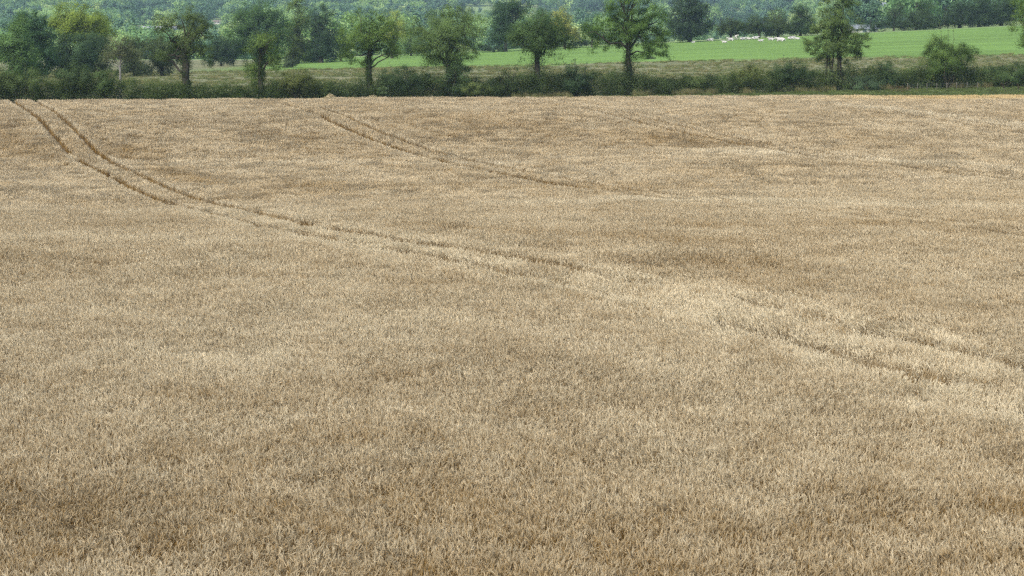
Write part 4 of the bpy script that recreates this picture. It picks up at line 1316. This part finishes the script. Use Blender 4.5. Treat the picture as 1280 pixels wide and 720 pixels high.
far_trunk = tk.mesh('trunk', bark_mat(), True)


def far_tree(label, X, d, v, s, group=None):
    for q in (np.arange(d, 2600, 4.0) if group is None else []):
        if z_at(34, q) <= float(zg(X / d * q, q)): X, d, s = X / d * q, float(q), s * q / d * .8; break
    r = empty('distant_tree', (X, d, float(zg(X, d)) - .3), random.uniform(0, 6.28)); r.scale = (s, s, s)
    tag(r, label, 'tree', group)
    t = bpy.data.objects.new('trunk', far_trunk); COL.objects.link(t); t.parent = r
    c = bpy.data.objects.new('crown', far_meshes[v]); COL.objects.link(c); c.parent = r


for i in pick:
    far_tree('hazy green tree in the valley beyond the green pasture, one of many alike', Xa[i], da[i], int(var[i]), float(sc_[i]), 'hazy valley trees')
for px, d, v, s, lab in [(902, 760, 4, 1.15, 'blue green conical tree in the haze above the small neat round tree'),
                         (931, 820, 2, 1.1, 'bluish rounded tree in the haze above the cattle, right of the conical one'),
                         (926, 800, 4, .8, 'narrow dark blue tree touching the rounded one above the cattle'),
                         (1086, 780, 4, 1.5, 'tall grey green willow in the haze behind the grey barn')]:
    far_tree(lab, x_at(px, d, 15), d, v, s)


# ------------------------------------------------------------------ air, sky, sun, camera
HAZE = .00013
b = Buf(); b.box((-1800, -80, -34), (1800, 4400, 190))
hm, nt, N = new_mat('haze')
pv = N('ShaderNodeVolumePrincipled'); pv.inputs['Color'].default_value = (.58, .79, 1.0, 1); pv.inputs['Density'].default_value = HAZE; pv.inputs['Anisotropy'].default_value = .1
out = N('ShaderNodeOutputMaterial'); L(nt, pv.outputs[0], out.inputs['Volume'])
if HAZE > 0:
    hz_o = obj('haze', b.mesh('haze', hm)); tag(hz_o, kind='stuff')
    hz_o['label'] = 'thin blue summer haze over the valley'; hz_o['category'] = 'haze'

SUN_EL, SUN_AZ = math.radians(52), math.radians(215)      # compass bearing from +Y, clockwise: behind the camera to the left
w = bpy.data.worlds.new('World'); SC.world = w; w.use_nodes = True
nt = w.node_tree; bg = nt.nodes['Background']
sky = nt.nodes.new('ShaderNodeTexSky'); sky.sky_type = 'NISHITA'; sky.sun_disc = False
sky.sun_elevation = SUN_EL; sky.sun_rotation = SUN_AZ
sky.air_density = 1.0; sky.dust_density = 4.0; sky.ozone_density = 1.0
nt.links.new(sky.outputs[0], bg.inputs[0]); bg.inputs[1].default_value = .14
sl = bpy.data.lights.new('sun', 'SUN'); sl.energy = 1.4; sl.angle = math.radians(11); sl.color = (1, .96, .88)
so = bpy.data.objects.new('sun', sl); COL.objects.link(so)
dirv = Vector((math.sin(SUN_AZ) * math.cos(SUN_EL), math.cos(SUN_AZ) * math.cos(SUN_EL), math.sin(SUN_EL)))
so.rotation_euler = dirv.to_track_quat('Z', 'Y').to_euler(); so.location = dirv * 100

cam = bpy.data.cameras.new('camera'); co = bpy.data.objects.new('camera', cam); COL.objects.link(co)
cam.sensor_width = 36; cam.lens = 36 * F / 1280; cam.clip_start = .5; cam.clip_end = 8000
co.location = (0, 0, CAM_Z); co.rotation_euler = (math.pi / 2 - TH, 0, 0)
SC.camera = co

SC.view_settings.view_transform = 'Standard'; SC.view_settings.look = 'None'
SC.view_settings.exposure = .86; SC.view_settings.gamma = 1.0
SC.render.engine = 'CYCLES'
c = SC.cycles
c.max_bounces = 6; c.diffuse_bounces = 3; c.glossy_bounces = 1; c.transmission_bounces = 3; c.volume_bounces = 0; c.transparent_max_bounces = 4
c.use_denoising = False; c.sample_clamp_indirect = 4.0; c.pixel_filter_type = 'BLACKMAN_HARRIS'; c.filter_width = 1.35; c.denoiser = 'OPENIMAGEDENOISE'; c.denoising_input_passes = 'RGB_ALBEDO_NORMAL'; c.denoising_prefilter = 'ACCURATE'
c.caustics_reflective = False; c.caustics_refractive = False
